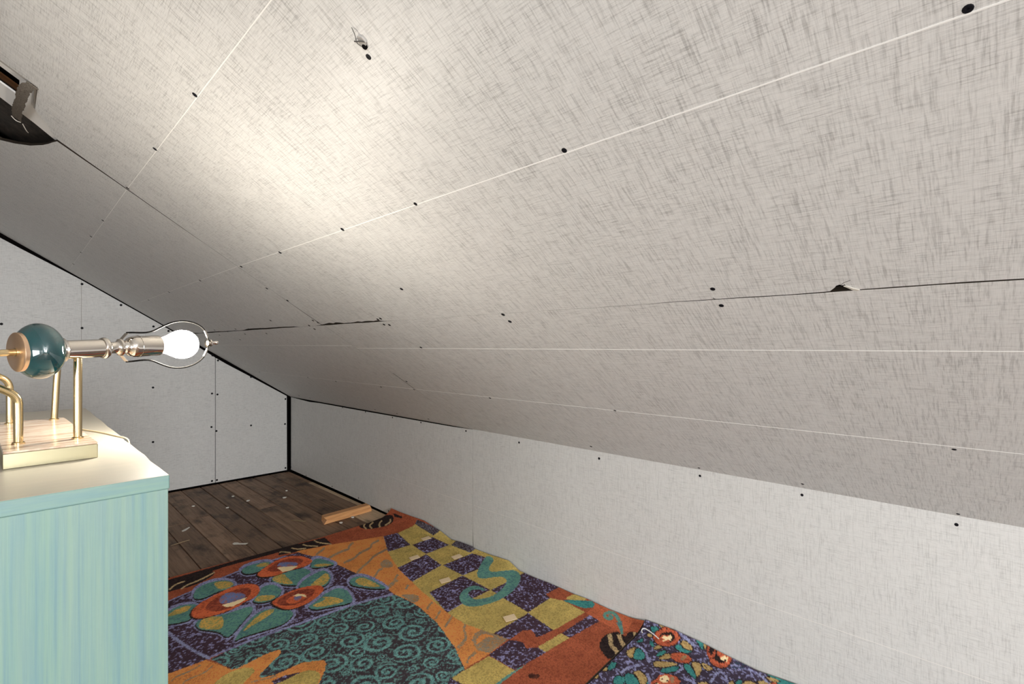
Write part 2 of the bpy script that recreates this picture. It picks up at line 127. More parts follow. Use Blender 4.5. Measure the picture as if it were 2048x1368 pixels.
    ('dark', 1, [(1.731,1.152),(1.683,1.143),(1.649,1.124),(1.622,1.087),(1.602,1.038),(1.83,1.032),(1.846,1.056),(1.826,1.097),(1.774,1.081),(1.798,1.125),(1.758,1.147)]),
    ('tan', 0, [(1.744,1.147),(1.742,1.145),(1.737,1.141),(1.731,1.136),(1.723,1.129),(1.716,1.123),(1.71,1.119),(1.705,1.116),(1.698,1.112),(1.689,1.105),(1.682,1.097),(1.677,1.089),(1.674,1.081),(1.67,1.073),(1.666,1.066),(1.662,1.059),(1.657,1.052),(1.654,1.046),(1.651,1.042),(1.65,1.04),(1.672,1.039),(1.673,1.041),(1.675,1.045),(1.679,1.05),(1.684,1.058),(1.689,1.066),(1.693,1.074),(1.697,1.082),(1.7,1.09),(1.704,1.095),(1.706,1.098),(1.709,1.1),(1.714,1.102),(1.722,1.107),(1.731,1.113),(1.74,1.12),(1.748,1.128),(1.755,1.133),(1.759,1.137),(1.761,1.139)]),
    ('tan', 0, [(1.769,1.117),(1.767,1.115),(1.763,1.112),(1.757,1.106),(1.749,1.099),(1.741,1.092),(1.734,1.084),(1.728,1.077),(1.723,1.07),(1.719,1.065),(1.715,1.06),(1.711,1.056),(1.706,1.052),(1.703,1.049),(1.7,1.046),(1.699,1.045),(1.716,1.038),(1.718,1.039),(1.72,1.042),(1.724,1.045),(1.729,1.05),(1.735,1.055),(1.74,1.061),(1.745,1.068),(1.75,1.074),(1.755,1.08),(1.761,1.086),(1.767,1.092),(1.775,1.099),(1.781,1.104),(1.785,1.107),(1.787,1.109)]),
    ('tan', 0, [(1.832,1.08),(1.831,1.079),(1.828,1.078),(1.825,1.075),(1.819,1.071),(1.813,1.066),(1.808,1.06),(1.803,1.054),(1.799,1.047),(1.796,1.042),(1.794,1.039),(1.793,1.037),(1.809,1.037),(1.81,1.039),(1.813,1.042),(1.816,1.047),(1.82,1.053),(1.824,1.059),(1.827,1.063),(1.831,1.066),(1.835,1.068),(1.838,1.071),(1.841,1.073),(1.842,1.073)]),
    ('lav', 1, [(0.862,2.9),(0.909,2.945),(0.985,2.95),(1.041,2.911),(1.027,2.811),(0.937,2.758),(0.884,2.761),(0.855,2.799)]),
    ('dark', 1, [(0.865,2.867),(0.897,2.897),(0.967,2.9),(1.015,2.866),(1.009,2.82),(0.935,2.776),(0.885,2.778),(0.861,2.81)]),
    ('teal', 1, [(0.874,2.879),(0.904,2.907),(0.974,2.91),(1.022,2.878),(1.016,2.837),(0.944,2.793),(0.894,2.795),(0.87,2.826)]),
    ('yolive', 1, [(0.941,2.876),(0.982,2.895),(1.014,2.87),(0.995,2.829),(0.957,2.845)]),
    ('lav', 1, [(1.122,2.652),(1.231,2.803),(1.27,2.695),(1.281,2.559),(1.184,2.567),(1.145,2.591)]),
    ('dark', 1, [(1.135,2.644),(1.21,2.746),(1.244,2.655),(1.257,2.566),(1.186,2.583),(1.149,2.606)]),
    ('teal', 1, [(1.147,2.658),(1.218,2.755),(1.251,2.666),(1.266,2.582),(1.197,2.6),(1.16,2.623)]),
    ('yolive', 1, [(1.159,2.653),(1.201,2.663),(1.259,2.588),(1.199,2.605)]),
    ('lav', 1, [(0.931,2.664),(0.989,2.733),(1.034,2.717),(1.088,2.736),(1.141,2.69),(1.151,2.605),(1.098,2.515),(1.015,2.451),(0.996,2.478),(0.96,2.515),(0.932,2.585)]),
    ('dark', 1, [(0.937,2.642),(0.976,2.688),(1.018,2.672),(1.07,2.691),(1.117,2.649),(1.125,2.589),(1.088,2.525),(1.016,2.468),(0.999,2.491),(0.963,2.528),(0.937,2.593)]),
    ('teal', 1, [(0.946,2.654),(0.983,2.697),(1.025,2.682),(1.077,2.7),(1.124,2.659),(1.132,2.601),(1.096,2.54),(1.024,2.483),(1.008,2.506),(0.972,2.543),(0.946,2.608)]),
    ('yolive', 1, [(0.951,2.655),(0.984,2.689),(1.017,2.683),(1.012,2.613),(1.013,2.518),(0.976,2.552),(0.95,2.617)]),
    ('lav', 1, [(0.985,2.455),(1.05,2.551),(1.139,2.592),(1.203,2.601),(1.208,2.526),(1.176,2.425),(1.111,2.358),(1.072,2.37),(1.019,2.4)]),
    ('dark', 1, [(0.997,2.451),(1.041,2.513),(1.124,2.55),(1.179,2.558),(1.182,2.503),(1.159,2.428),(1.108,2.374),(1.073,2.385),(1.022,2.413)]),
    ('teal', 1, [(1.007,2.463),(1.049,2.522),(1.131,2.559),(1.186,2.567),(1.189,2.513),(1.167,2.441),(1.117,2.388),(1.082,2.399),(1.03,2.427)]),
    ('yolive', 1, [(1.05,2.444),(1.126,2.496),(1.184,2.533),(1.168,2.453),(1.118,2.4),(1.088,2.411)]),
    ('lav', 1, [(0.617,2.771),(0.654,2.855),(0.713,2.879),(0.761,2.873),(0.809,2.824),(0.816,2.704),(0.758,2.67),(0.715,2.678),(0.667,2.659),(0.629,2.661),(0.607,2.699)]),
    ('dark', 1, [(0.62,2.747),(0.65,2.814),(0.703,2.835),(0.748,2.828),(0.791,2.784),(0.796,2.709),(0.756,2.686),(0.713,2.694),(0.664,2.674),(0.629,2.676),(0.614,2.704)]),
    ('teal', 1, [(0.626,2.758),(0.655,2.824),(0.709,2.844),(0.753,2.838),(0.796,2.794),(0.801,2.724),(0.762,2.702),(0.719,2.71),(0.67,2.689),(0.635,2.691),(0.62,2.718)]),
    ('yolive', 1, [(0.727,2.826),(0.757,2.821),(0.796,2.781),(0.798,2.727),(0.75,2.714),(0.725,2.733)]),
    ('lav', 1, [(0.452,2.664),(0.511,2.697),(0.552,2.721),(0.614,2.695),(0.631,2.61),(0.569,2.492),(0.527,2.493),(0.482,2.515),(0.443,2.551)]),
    ('dark', 1, [(0.455,2.632),(0.506,2.66),(0.545,2.683),(0.601,2.658),(0.613,2.6),(0.564,2.506),(0.526,2.507),(0.482,2.528),(0.448,2.558)]),
    ('teal', 1, [(0.46,2.64),(0.511,2.668),(0.55,2.691),(0.605,2.666),(0.616,2.612),(0.568,2.519),(0.53,2.519),(0.486,2.541),(0.453,2.57)]),
    ('yolive', 1, [(0.487,2.621),(0.539,2.67),(0.603,2.657),(0.564,2.603),(0.517,2.611)]),
    ('lav', 1, [(0.787,2.501),(0.837,2.552),(0.885,2.634),(0.935,2.636),(0.963,2.576),(0.95,2.469),(0.89,2.411),(0.846,2.407),(0.805,2.431)]),
    ('dark', 1, [(0.797,2.485),(0.832,2.52),(0.877,2.594),(0.918,2.596),(0.942,2.546),(0.934,2.471),(0.886,2.425),(0.846,2.421),(0.808,2.443)]),
    ('teal', 1, [(0.805,2.494),(0.839,2.528),(0.883,2.602),(0.924,2.604),(0.948,2.555),(0.939,2.484),(0.893,2.438),(0.853,2.434),(0.815,2.457)]),
    ('yolive', 1, [(0.811,2.489),(0.842,2.525),(0.876,2.501),(0.905,2.46),(0.87,2.439),(0.825,2.463)]),
    ('lav', 1, [(0.553,2.466),(0.59,2.526),(0.684,2.483),(0.796,2.484),(0.802,2.406),(0.743,2.34),(0.651,2.239),(0.622,2.232),(0.613,2.303),(0.584,2.349),(0.558,2.386)]),
    ('dark', 1, [(0.558,2.449),(0.585,2.491),(0.674,2.449),(0.78,2.448),(0.784,2.404),(0.736,2.35),(0.646,2.25),(0.625,2.245),(0.617,2.31),(0.586,2.359),(0.562,2.393)]),
    ('teal', 1, [(0.564,2.457),(0.589,2.498),(0.679,2.456),(0.785,2.456),(0.788,2.415),(0.741,2.362),(0.651,2.261),(0.63,2.256),(0.622,2.321),(0.591,2.371),(0.567,2.404)]),
    ('yolive', 1, [(0.573,2.439),(0.604,2.503),(0.648,2.467),(0.67,2.435),(0.637,2.328),(0.593,2.378),(0.572,2.408)]),
    ('lav', 1, [(0.623,2.186),(0.694,2.305),(0.762,2.375),(0.82,2.406),(0.885,2.362),(0.925,2.268),(0.876,2.189),(0.815,2.164),(0.733,2.18),(0.673,2.192)]),
    ('dark', 1, [(0.633,2.191),(0.692,2.278),(0.757,2.344),(0.809,2.371),(0.869,2.33),(0.902,2.254),(0.869,2.2),(0.812,2.177),(0.732,2.192),(0.67,2.204)]),
    ('teal', 1, [(0.639,2.201),(0.697,2.285),(0.762,2.35),(0.814,2.378),(0.875,2.337),(0.906,2.263),(0.874,2.211),(0.818,2.187),(0.737,2.203),(0.675,2.214)]),
    ('yolive', 1, [(0.682,2.246),(0.738,2.308),(0.809,2.363),(0.862,2.345),(0.805,2.297),(0.727,2.272)]),
    ('lav', 1, [(0.946,2.27),(1.007,2.295),(1.094,2.35),(1.094,2.342),(1.149,2.363),(1.183,2.312),(1.172,2.215),(1.134,2.111),(1.048,2.145),(0.988,2.173),(0.964,2.184)]),
    ('dark', 1, [(0.954,2.249),(0.997,2.262),(1.073,2.31),(1.073,2.304),(1.131,2.326),(1.159,2.283),(1.15,2.201),(1.124,2.128),(1.049,2.157),(0.989,2.186),(0.968,2.195)]),
    ('teal', 1, [(0.962,2.257),(1.003,2.269),(1.079,2.317),(1.079,2.311),(1.138,2.333),(1.166,2.291),(1.157,2.21),(1.131,2.14),(1.058,2.169),(0.997,2.197),(0.976,2.207)]),
    ('yolive', 1, [(0.974,2.256),(1.059,2.256),(1.045,2.303),(1.097,2.25),(1.114,2.181),(1.065,2.184),(1.003,2.212)]),
    ('lav', 1, [(1.208,2.368),(1.259,2.405),(1.313,2.386),(1.329,2.292),(1.333,2.19),(1.32,2.117),(1.248,2.166),(1.208,2.239),(1.187,2.286)]),
    ('dark', 1, [(1.208,2.341),(1.242,2.366),(1.288,2.349),(1.303,2.264),(1.307,2.166),(1.305,2.132),(1.252,2.178),(1.213,2.25),(1.195,2.291)]),
    ('teal', 1, [(1.218,2.35),(1.251,2.374),(1.295,2.357),(1.31,2.273),(1.315,2.174),(1.313,2.144),(1.263,2.19),(1.223,2.263),(1.205,2.303)]),
    ('yolive', 1, [(1.24,2.339),(1.289,2.346),(1.3,2.255),(1.303,2.176),(1.26,2.221),(1.232,2.279)]),
    ('dark', 1, [(0.908,2.767),(0.951,2.808),(1.021,2.856),(1.088,2.874),(1.154,2.838),(1.179,2.748),(1.175,2.698),(1.117,2.667),(1.076,2.68),(1.024,2.683),(0.968,2.672),(0.915,2.699),(0.9,2.735)]),
    ('flower', 1, [(0.921,2.775),(0.964,2.816),(1.035,2.864),(1.102,2.883),(1.169,2.847),(1.194,2.756),(1.189,2.706),(1.131,2.675),(1.09,2.687),(1.037,2.69),(0.981,2.679),(0.927,2.707),(0.912,2.742)]),
    ('flowerd', 1, [(0.967,2.784),(1.041,2.843),(1.112,2.848),(1.163,2.796),(1.151,2.745),(1.106,2.715),(1.033,2.702),(0.981,2.741)]),
    ('blue', 1, [(1.022,2.793),(1.054,2.829),(1.095,2.803),(1.126,2.752),(1.103,2.718),(1.051,2.749)]),
    ('cream', 0, [(1.02,2.774),(1.05,2.758),(1.109,2.712),(1.062,2.686),(1.022,2.696)]),
    ('dark', 1, [(0.57,2.582),(0.593,2.62),(0.635,2.652),(0.696,2.681),(0.778,2.71),(0.832,2.693),(0.868,2.644),(0.86,2.572),(0.817,2.511),(0.775,2.509),(0.73,2.48),(0.675,2.469),(0.627,2.479),(0.58,2.488),(0.562,2.531)]),
    ('flower', 1, [(0.579,2.588),(0.603,2.626),(0.645,2.659),(0.706,2.687),(0.79,2.717),(0.843,2.7),(0.879,2.65),(0.871,2.578),(0.827,2.517),(0.785,2.515),(0.74,2.485),(0.684,2.475),(0.636,2.484),(0.588,2.493),(0.571,2.536)]),
    ('flowerd', 1, [(0.636,2.592),(0.68,2.645),(0.757,2.671),(0.812,2.663),(0.843,2.637),(0.831,2.582),(0.78,2.52),(0.718,2.497),(0.658,2.506),(0.633,2.553)]),
    ('blue', 1, [(0.695,2.607),(0.73,2.668),(0.77,2.651),(0.805,2.591),(0.792,2.547),(0.739,2.545),(0.695,2.564)]),
    ('cream', 0, [(0.692,2.555),(0.741,2.549),(0.797,2.547),(0.777,2.523),(0.728,2.506),(0.704,2.52)]),
    ('dark', 1, [(0.849,2.411),(0.89,2.436),(0.95,2.456),(1.011,2.454),(1.064,2.43),(1.089,2.392),(1.077,2.349),(1.033,2.312),(0.981,2.287),(0.918,2.275),(0.876,2.294),(0.854,2.358)]),
    ('flower', 1, [(0.86,2.416),(0.901,2.441),(0.961,2.461),(1.023,2.459),(1.077,2.435),(1.101,2.398),(1.09,2.354),(1.045,2.317),(0.993,2.291),(0.928,2.279),(0.886,2.298),(0.865,2.362)]),
    ('flowerd', 1, [(0.875,2.401),(0.934,2.442),(1.016,2.442),(1.062,2.401),(1.047,2.362),(0.982,2.313),(0.916,2.315),(0.88,2.363)]),
    ('flower', 1, [(0.909,2.377),(0.953,2.411),(1.011,2.392),(1.003,2.348),(0.95,2.323),(0.915,2.343)]),
    ('blue', 1, [(0.95,2.386),(0.971,2.393),(0.989,2.379),(0.976,2.353),(0.948,2.348)]),
    ('cream', 0, [(0.959,2.405),(0.985,2.408),(1.004,2.376),(0.997,2.343),(0.988,2.377),(0.968,2.386)]),
    ('rustd', 1, [(1.326,1.216),(1.343,1.211),(1.359,1.181),(1.336,1.173),(1.319,1.197)]),
]
MOTIFS_SMALL = [
    ('lav', 0, [(1.959,0.953),(1.958,0.95),(1.955,0.945),(1.951,0.936),(1.947,0.925),(1.941,0.913),(1.935,0.9),(1.928,0.886),(1.92,0.871),(1.914,0.859),(1.911,0.852),(1.909,0.848),(1.927,0.849),(1.929,0.853),(1.933,0.86),(1.939,0.872),(1.946,0.887),(1.954,0.901),(1.96,0.915),(1.966,0.927),(1.971,0.938),(1.975,0.946),(1.978,0.952),(1.979,0.955)]),
    ('lav', 0, [(1.754,1.021),(1.753,1.018),(1.752,1.012),(1.75,1.003),(1.748,0.991),(1.744,0.982),(1.739,0.974),(1.734,0.968),(1.726,0.963),(1.718,0.957),(1.711,0.951),(1.705,0.945),(1.701,0.939),(1.697,0.934),(1.695,0.932),(1.694,0.93),(1.708,0.928),(1.709,0.93),(1.712,0.933),(1.715,0.937),(1.719,0.942),(1.724,0.947),(1.73,0.952),(1.736,0.957),(1.745,0.964),(1.754,0.972),(1.76,0.982),(1.765,0.993),(1.768,1.006),(1.77,1.015),(1.771,1.021),(1.772,1.024)]),
    ('lav', 0, [(1.698,0.794),(1.699,0.793),(1.699,0.79),(1.7,0.785),(1.702,0.779),(1.703,0.774),(1.703,0.769),(1.702,0.765),(1.701,0.761),(1.7,0.758),(1.699,0.756),(1.699,0.755),(1.714,0.756),(1.714,0.757),(1.715,0.759),(1.716,0.762),(1.717,0.766),(1.718,0.772),(1.718,0.777),(1.717,0.783),(1.716,0.789),(1.715,0.794),(1.714,0.797),(1.714,0.798)]),
    ('lav', 0, [(1.633,0.91),(1.631,0.908),(1.627,0.904),(1.622,0.899),(1.614,0.892),(1.607,0.886),(1.601,0.881),(1.594,0.877),(1.588,0.875),(1.583,0.872),(1.579,0.871),(1.577,0.87),(1.582,0.862),(1.584,0.863),(1.588,0.864),(1.593,0.867),(1.601,0.87),(1.609,0.875),(1.617,0.881),(1.625,0.887),(1.633,0.895),(1.639,0.901),(1.643,0.904),(1.645,0.906)]),
    ('lav', 0, [(1.661,0.869),(1.664,0.867),(1.669,0.863),(1.676,0.858),(1.686,0.851),(1.698,0.846),(1.711,0.841),(1.726,0.838),(1.742,0.836),(1.754,0.835),(1.762,0.834),(1.766,0.834),(1.774,0.844),(1.77,0.844),(1.762,0.845),(1.75,0.846),(1.734,0.848),(1.721,0.851),(1.709,0.855),(1.698,0.86),(1.689,0.867),(1.682,0.872),(1.677,0.875),(1.674,0.877)]),
    ('lav', 0, [(1.569,0.972),(1.572,0.972),(1.577,0.971),(1.586,0.971),(1.597,0.97),(1.607,0.969),(1.618,0.965),(1.628,0.961),(1.639,0.955),(1.647,0.95),(1.652,0.947),(1.655,0.945),(1.668,0.955),(1.665,0.956),(1.659,0.96),(1.651,0.964),(1.64,0.971),(1.628,0.976),(1.616,0.979),(1.604,0.981),(1.592,0.982),(1.583,0.982),(1.578,0.983),(1.575,0.983)]),
    ('lav', 0, [(1.752,0.717),(1.757,0.717),(1.768,0.718),(1.785,0.719),(1.806,0.72),(1.82,0.719),(1.827,0.717),(1.829,0.713),(1.824,0.705),(1.819,0.698),(1.813,0.692),(1.806,0.687),(1.797,0.682),(1.79,0.678),(1.786,0.676),(1.783,0.675),(1.791,0.67),(1.793,0.671),(1.798,0.674),(1.804,0.678),(1.814,0.683),(1.823,0.689),(1.83,0.696),(1.837,0.704),(1.842,0.714),(1.838,0.722),(1.827,0.726),(1.809,0.728),(1.786,0.726),(1.77,0.725),(1.759,0.724),(1.754,0.724)]),
    ('lav', 0, [(1.901,0.698),(1.902,0.696),(1.903,0.691),(1.904,0.685),(1.906,0.676),(1.908,0.666),(1.91,0.656),(1.912,0.645),(1.914,0.633),(1.913,0.621),(1.91,0.61),(1.904,0.598),(1.896,0.586),(1.89,0.576),(1.886,0.57),(1.884,0.567),(1.896,0.566),(1.898,0.569),(1.902,0.575),(1.908,0.585),(1.917,0.597),(1.923,0.61),(1.926,0.622),(1.927,0.635),(1.926,0.647),(1.924,0.658),(1.922,0.668),(1.92,0.678),(1.918,0.687),(1.916,0.694),(1.915,0.699),(1.915,0.701)]),
    ('lav', 0, [(1.968,0.955),(1.966,0.952),(1.963,0.945),(1.957,0.934),(1.951,0.92),(1.944,0.906),(1.937,0.892),(1.931,0.879),(1.924,0.866),(1.92,0.856),(1.916,0.849),(1.915,0.846),(1.929,0.847),(1.93,0.85),(1.934,0.856),(1.939,0.866),(1.945,0.88),(1.952,0.893),(1.959,0.907),(1.965,0.921),(1.972,0.935),(1.978,0.946),(1.981,0.953),(1.983,0.957)]),
    ('lav', 0, [(1.706,0.826),(1.709,0.826),(1.716,0.826),(1.726,0.825),(1.74,0.824),(1.75,0.824),(1.757,0.823),(1.761,0.823),(1.766,0.831),(1.762,0.831),(1.755,0.832),(1.745,0.832),(1.731,0.833),(1.721,0.833),(1.714,0.834),(1.711,0.834)]),
    ('dteal', 0, [(1.883,0.697),(1.885,0.694),(1.888,0.69),(1.893,0.683),(1.9,0.675),(1.907,0.667),(1.914,0.66),(1.921,0.654),(1.927,0.648),(1.935,0.644),(1.943,0.64),(1.952,0.637),(1.961,0.634),(1.968,0.633),(1.972,0.632),(1.974,0.631),(1.982,0.637),(1.98,0.638),(1.976,0.639),(1.969,0.64),(1.96,0.643),(1.952,0.645),(1.945,0.649),(1.938,0.653),(1.932,0.658),(1.925,0.664),(1.919,0.671),(1.912,0.678),(1.905,0.687),(1.9,0.694),(1.896,0.698),(1.895,0.7)]),
    ('dteal', 0, [(1.918,0.695),(1.92,0.692),(1.922,0.688),(1.927,0.681),(1.932,0.671),(1.938,0.662),(1.943,0.653),(1.947,0.643),(1.952,0.634),(1.955,0.627),(1.957,0.622),(1.958,0.619),(1.971,0.622),(1.97,0.625),(1.968,0.629),(1.964,0.637),(1.96,0.646),(1.955,0.656),(1.95,0.665),(1.945,0.675),(1.939,0.684),(1.935,0.691),(1.932,0.696),(1.931,0.698)]),
    ('dark', 1, [(1.694,1.037),(1.771,1.022),(1.685,0.983),(1.666,0.999)]),
    ('tan2', 1, [(1.696,1.033),(1.762,1.02),(1.688,0.988),(1.672,1.001)]),
    ('dark', 1, [(1.766,1.022),(1.737,0.964),(1.699,0.948),(1.666,0.982),(1.699,1.002)]),
    ('teal2', 1, [(1.758,1.016),(1.733,0.965),(1.701,0.953),(1.673,0.982),(1.701,0.999)]),
    ('dark', 1, [(1.621,1.031),(1.599,1.005),(1.557,1.008),(1.549,1.024),(1.593,1.039)]),
    ('teal2', 1, [(1.615,1.028),(1.598,1.009),(1.561,1.011),(1.555,1.023),(1.592,1.035)]),
    ('dark', 1, [(1.539,1.04),(1.578,1.032),(1.547,1.016),(1.529,1.026)]),
    ('tan2', 1, [(1.54,1.035),(1.57,1.031),(1.548,1.02),(1.534,1.028)]),
    ('dark', 1, [(1.549,0.942),(1.538,0.938),(1.528,0.936),(1.518,0.937),(1.509,0.94),(1.504,0.946),(1.501,0.953),(1.503,0.961),(1.508,0.969),(1.516,0.976),(1.526,0.981),(1.537,0.983),(1.547,0.982),(1.556,0.979),(1.562,0.973),(1.564,0.965),(1.562,0.957),(1.557,0.949)]),
    ('teal2', 1, [(1.547,0.945),(1.538,0.941),(1.529,0.939),(1.52,0.94),(1.513,0.943),(1.508,0.948),(1.506,0.954),(1.507,0.961),(1.511,0.968),(1.518,0.974),(1.526,0.978),(1.536,0.98),(1.545,0.979),(1.552,0.976),(1.557,0.971),(1.559,0.964),(1.558,0.957),(1.554,0.95)]),
    ('dark', 1, [(1.571,0.97),(1.608,0.951),(1.583,0.907),(1.548,0.881),(1.515,0.915)]),
    ('teal2', 1, [(1.571,0.965),(1.602,0.949),(1.579,0.908),(1.549,0.886),(1.52,0.916)]),
    ('dark', 1, [(1.606,0.952),(1.64,0.937),(1.624,0.895),(1.577,0.874),(1.56,0.892),(1.59,0.918)]),
    ('tan2', 1, [(1.607,0.947),(1.635,0.935),(1.62,0.896),(1.579,0.878),(1.566,0.892),(1.594,0.917)]),
    ('dark', 1, [(1.904,0.913),(1.94,0.901),(1.895,0.834),(1.866,0.873)]),
    ('tan2', 1, [(1.905,0.908),(1.933,0.899),(1.895,0.839),(1.872,0.874)]),
    ('dark', 1, [(1.857,0.914),(1.899,0.905),(1.871,0.871),(1.889,0.84),(1.846,0.849),(1.839,0.886)]),
    ('teal2', 1, [(1.859,0.909),(1.891,0.903),(1.865,0.87),(1.884,0.843),(1.852,0.851),(1.845,0.887)]),
    ('dark', 1, [(1.724,0.926),(1.822,0.911),(1.782,0.874)]),
    ('tan2', 1, [(1.73,0.923),(1.813,0.908),(1.783,0.88)]),
    ('dark', 1, [(1.7,0.921),(1.731,0.923),(1.785,0.837),(1.713,0.87),(1.685,0.903)]),
    ('tan2', 1, [(1.702,0.918),(1.727,0.92),(1.781,0.841),(1.717,0.873),(1.69,0.904)]),
    ('dark', 1, [(1.685,0.892),(1.779,0.835),(1.716,0.833),(1.675,0.861)]),
    ('teal2', 1, [(1.687,0.888),(1.772,0.837),(1.719,0.836),(1.68,0.863)]),
    ('dark', 1, [(1.775,0.838),(1.809,0.824),(1.759,0.775),(1.723,0.757),(1.747,0.812)]),
    ('teal2', 1, [(1.775,0.833),(1.802,0.822),(1.755,0.777),(1.728,0.762),(1.752,0.812)]),
    ('dark', 1, [(1.813,0.827),(1.841,0.797),(1.805,0.77),(1.726,0.759),(1.78,0.794)]),
    ('tan2', 1, [(1.812,0.822),(1.834,0.796),(1.803,0.772),(1.734,0.762),(1.783,0.792)]),
    ('dark', 1, [(1.84,0.801),(1.845,0.757),(1.809,0.742),(1.798,0.762)]),
    ('tan2', 1, [(1.838,0.796),(1.84,0.758),(1.813,0.746),(1.804,0.762)]),
    ('dark', 1, [(1.871,1.043),(1.877,1.006),(1.833,1.002)]),
    ('tan2', 1, [(1.868,1.037),(1.871,1.009),(1.843,1.006)]),
    ('dark', 1, [(1.833,1.011),(1.836,0.975),(1.778,0.961)]),
    ('teal2', 1, [(1.829,1.005),(1.83,0.977),(1.786,0.965)]),
    ('dark', 1, [(1.776,0.963),(1.829,0.968),(1.833,0.937),(1.795,0.941)]),
    ('tan2', 1, [(1.783,0.962),(1.823,0.964),(1.828,0.941),(1.799,0.945)]),
    ('dark', 1, [(1.745,0.939),(1.813,0.936),(1.815,0.912),(1.76,0.916)]),
    ('teal2', 1, [(1.751,0.936),(1.808,0.932),(1.81,0.915),(1.764,0.92)]),
    ('dark', 1, [(1.784,1.041),(1.834,1.032),(1.806,1.011),(1.775,1.024)]),
    ('teal2', 1, [(1.787,1.036),(1.825,1.029),(1.807,1.016),(1.782,1.026)]),
    ('dark', 1, [(1.481,1.047),(1.52,1.041),(1.495,1.014),(1.474,1.027)]),
    ('tan2', 1, [(1.484,1.042),(1.513,1.038),(1.495,1.019),(1.479,1.029)]),
    ('dark', 1, [(1.969,1.039),(1.985,0.999),(1.938,1.008)]),
    ('tan2', 1, [(1.967,1.033),(1.98,1.002),(1.946,1.011)]),
    ('dark', 1, [(1.927,1.058),(1.946,1.019),(1.906,0.993),(1.878,1.022)]),
    ('teal2', 1, [(1.924,1.051),(1.939,1.018),(1.909,0.999),(1.886,1.023)]),
    ('dark', 1, [(1.99,0.895),(1.997,0.852),(1.911,0.807),(1.926,0.837)]),
    ('teal2', 1, [(1.987,0.889),(1.99,0.852),(1.917,0.813),(1.931,0.837)]),
    ('dark', 1, [(1.991,0.853),(2.002,0.83),(1.902,0.804)]),
    ('tan2', 1, [(1.987,0.847),(1.994,0.832),(1.911,0.808)]),
    ('dark', 1, [(1.848,0.8),(1.837,0.736),(1.808,0.75)]),
    ('tan2', 1, [(1.845,0.795),(1.835,0.74),(1.814,0.752)]),
    ('dark', 1, [(1.938,0.699),(1.987,0.684),(1.959,0.662)]),
    ('tan2', 1, [(1.943,0.695),(1.98,0.682),(1.96,0.667)]),
    ('dark', 1, [(1.944,0.613),(1.984,0.483),(1.937,0.471),(1.881,0.528),(1.926,0.563)]),
    ('teal2', 1, [(1.949,0.613),(1.978,0.484),(1.94,0.475),(1.887,0.528),(1.931,0.563)]),
    ('dark', 1, [(1.924,0.604),(1.942,0.532),(1.9,0.56)]),
    ('tan2', 1, [(1.924,0.599),(1.939,0.536),(1.906,0.561)]),
    ('dark', 1, [(1.706,0.756),(1.743,0.743),(1.748,0.713),(1.704,0.727)]),
    ('tan2', 1, [(1.709,0.753),(1.739,0.741),(1.744,0.717),(1.709,0.729)]),
    ('dark', 1, [(1.785,0.675),(1.828,0.673),(1.806,0.653),(1.762,0.652)]),
    ('tan2', 1, [(1.787,0.672),(1.82,0.67),(1.804,0.656),(1.77,0.655)]),
    ('dark', 1, [(1.819,0.662),(1.856,0.649),(1.823,0.634),(1.782,0.638)]),
    ('teal2', 1, [(1.82,0.658),(1.848,0.648),(1.822,0.637),(1.79,0.639)]),
    ('dark', 1, [(1.831,0.644),(1.867,0.623),(1.865,0.593),(1.8,0.61)]),
    ('tan2', 1, [(1.832,0.64),(1.861,0.622),(1.861,0.596),(1.806,0.611)]),
    ('flower2', 0, [(1.967,0.964),(1.958,0.961),(1.947,0.961),(1.937,0.963),(1.928,0.968),(1.921,0.974),(1.918,0.982),(1.919,0.99),(1.923,0.997),(1.93,1.002),(1.939,1.006),(1.95,1.006),(1.961,1.004),(1.97,0.999),(1.976,0.992),(1.98,0.984),(1.979,0.976),(1.975,0.969)]),
    ('dark', 0, [(1.935,0.92),(1.911,0.912),(1.886,0.91),(1.862,0.914),(1.842,0.924),(1.829,0.938),(1.823,0.955),(1.825,0.972),(1.836,0.989),(1.854,1.003),(1.878,1.011),(1.904,1.014),(1.929,1.011),(1.95,1.001),(1.965,0.986),(1.971,0.968),(1.967,0.949),(1.954,0.933)]),
    ('flower2', 0, [(1.932,0.922),(1.91,0.915),(1.886,0.914),(1.864,0.917),(1.846,0.926),(1.833,0.94),(1.827,0.955),(1.83,0.972),(1.84,0.987),(1.857,1.0),(1.879,1.008),(1.903,1.011),(1.927,1.007),(1.947,0.998),(1.96,0.984),(1.966,0.967),(1.962,0.95),(1.951,0.935)]),
    ('dark', 0, [(1.919,0.936),(1.905,0.931),(1.891,0.93),(1.877,0.932),(1.866,0.938),(1.858,0.946),(1.855,0.955),(1.856,0.965),(1.863,0.975),(1.874,0.982),(1.887,0.987),(1.902,0.989),(1.917,0.987),(1.929,0.982),(1.937,0.973),(1.94,0.963),(1.937,0.953),(1.93,0.943)]),
    ('flower2', 0, [(1.899,0.944),(1.89,0.941),(1.879,0.94),(1.869,0.941),(1.861,0.945),(1.856,0.951),(1.854,0.958),(1.855,0.965),(1.86,0.972),(1.867,0.977),(1.877,0.981),(1.888,0.982),(1.898,0.98),(1.906,0.977),(1.912,0.971),(1.914,0.964),(1.912,0.957),(1.907,0.95)]),
    ('cream', 0, [(1.878,0.974),(1.902,0.974),(1.901,0.963),(1.924,0.959),(1.91,0.941),(1.893,0.943),(1.889,0.936),(1.885,0.951),(1.863,0.954),(1.859,0.961),(1.879,0.959)]),
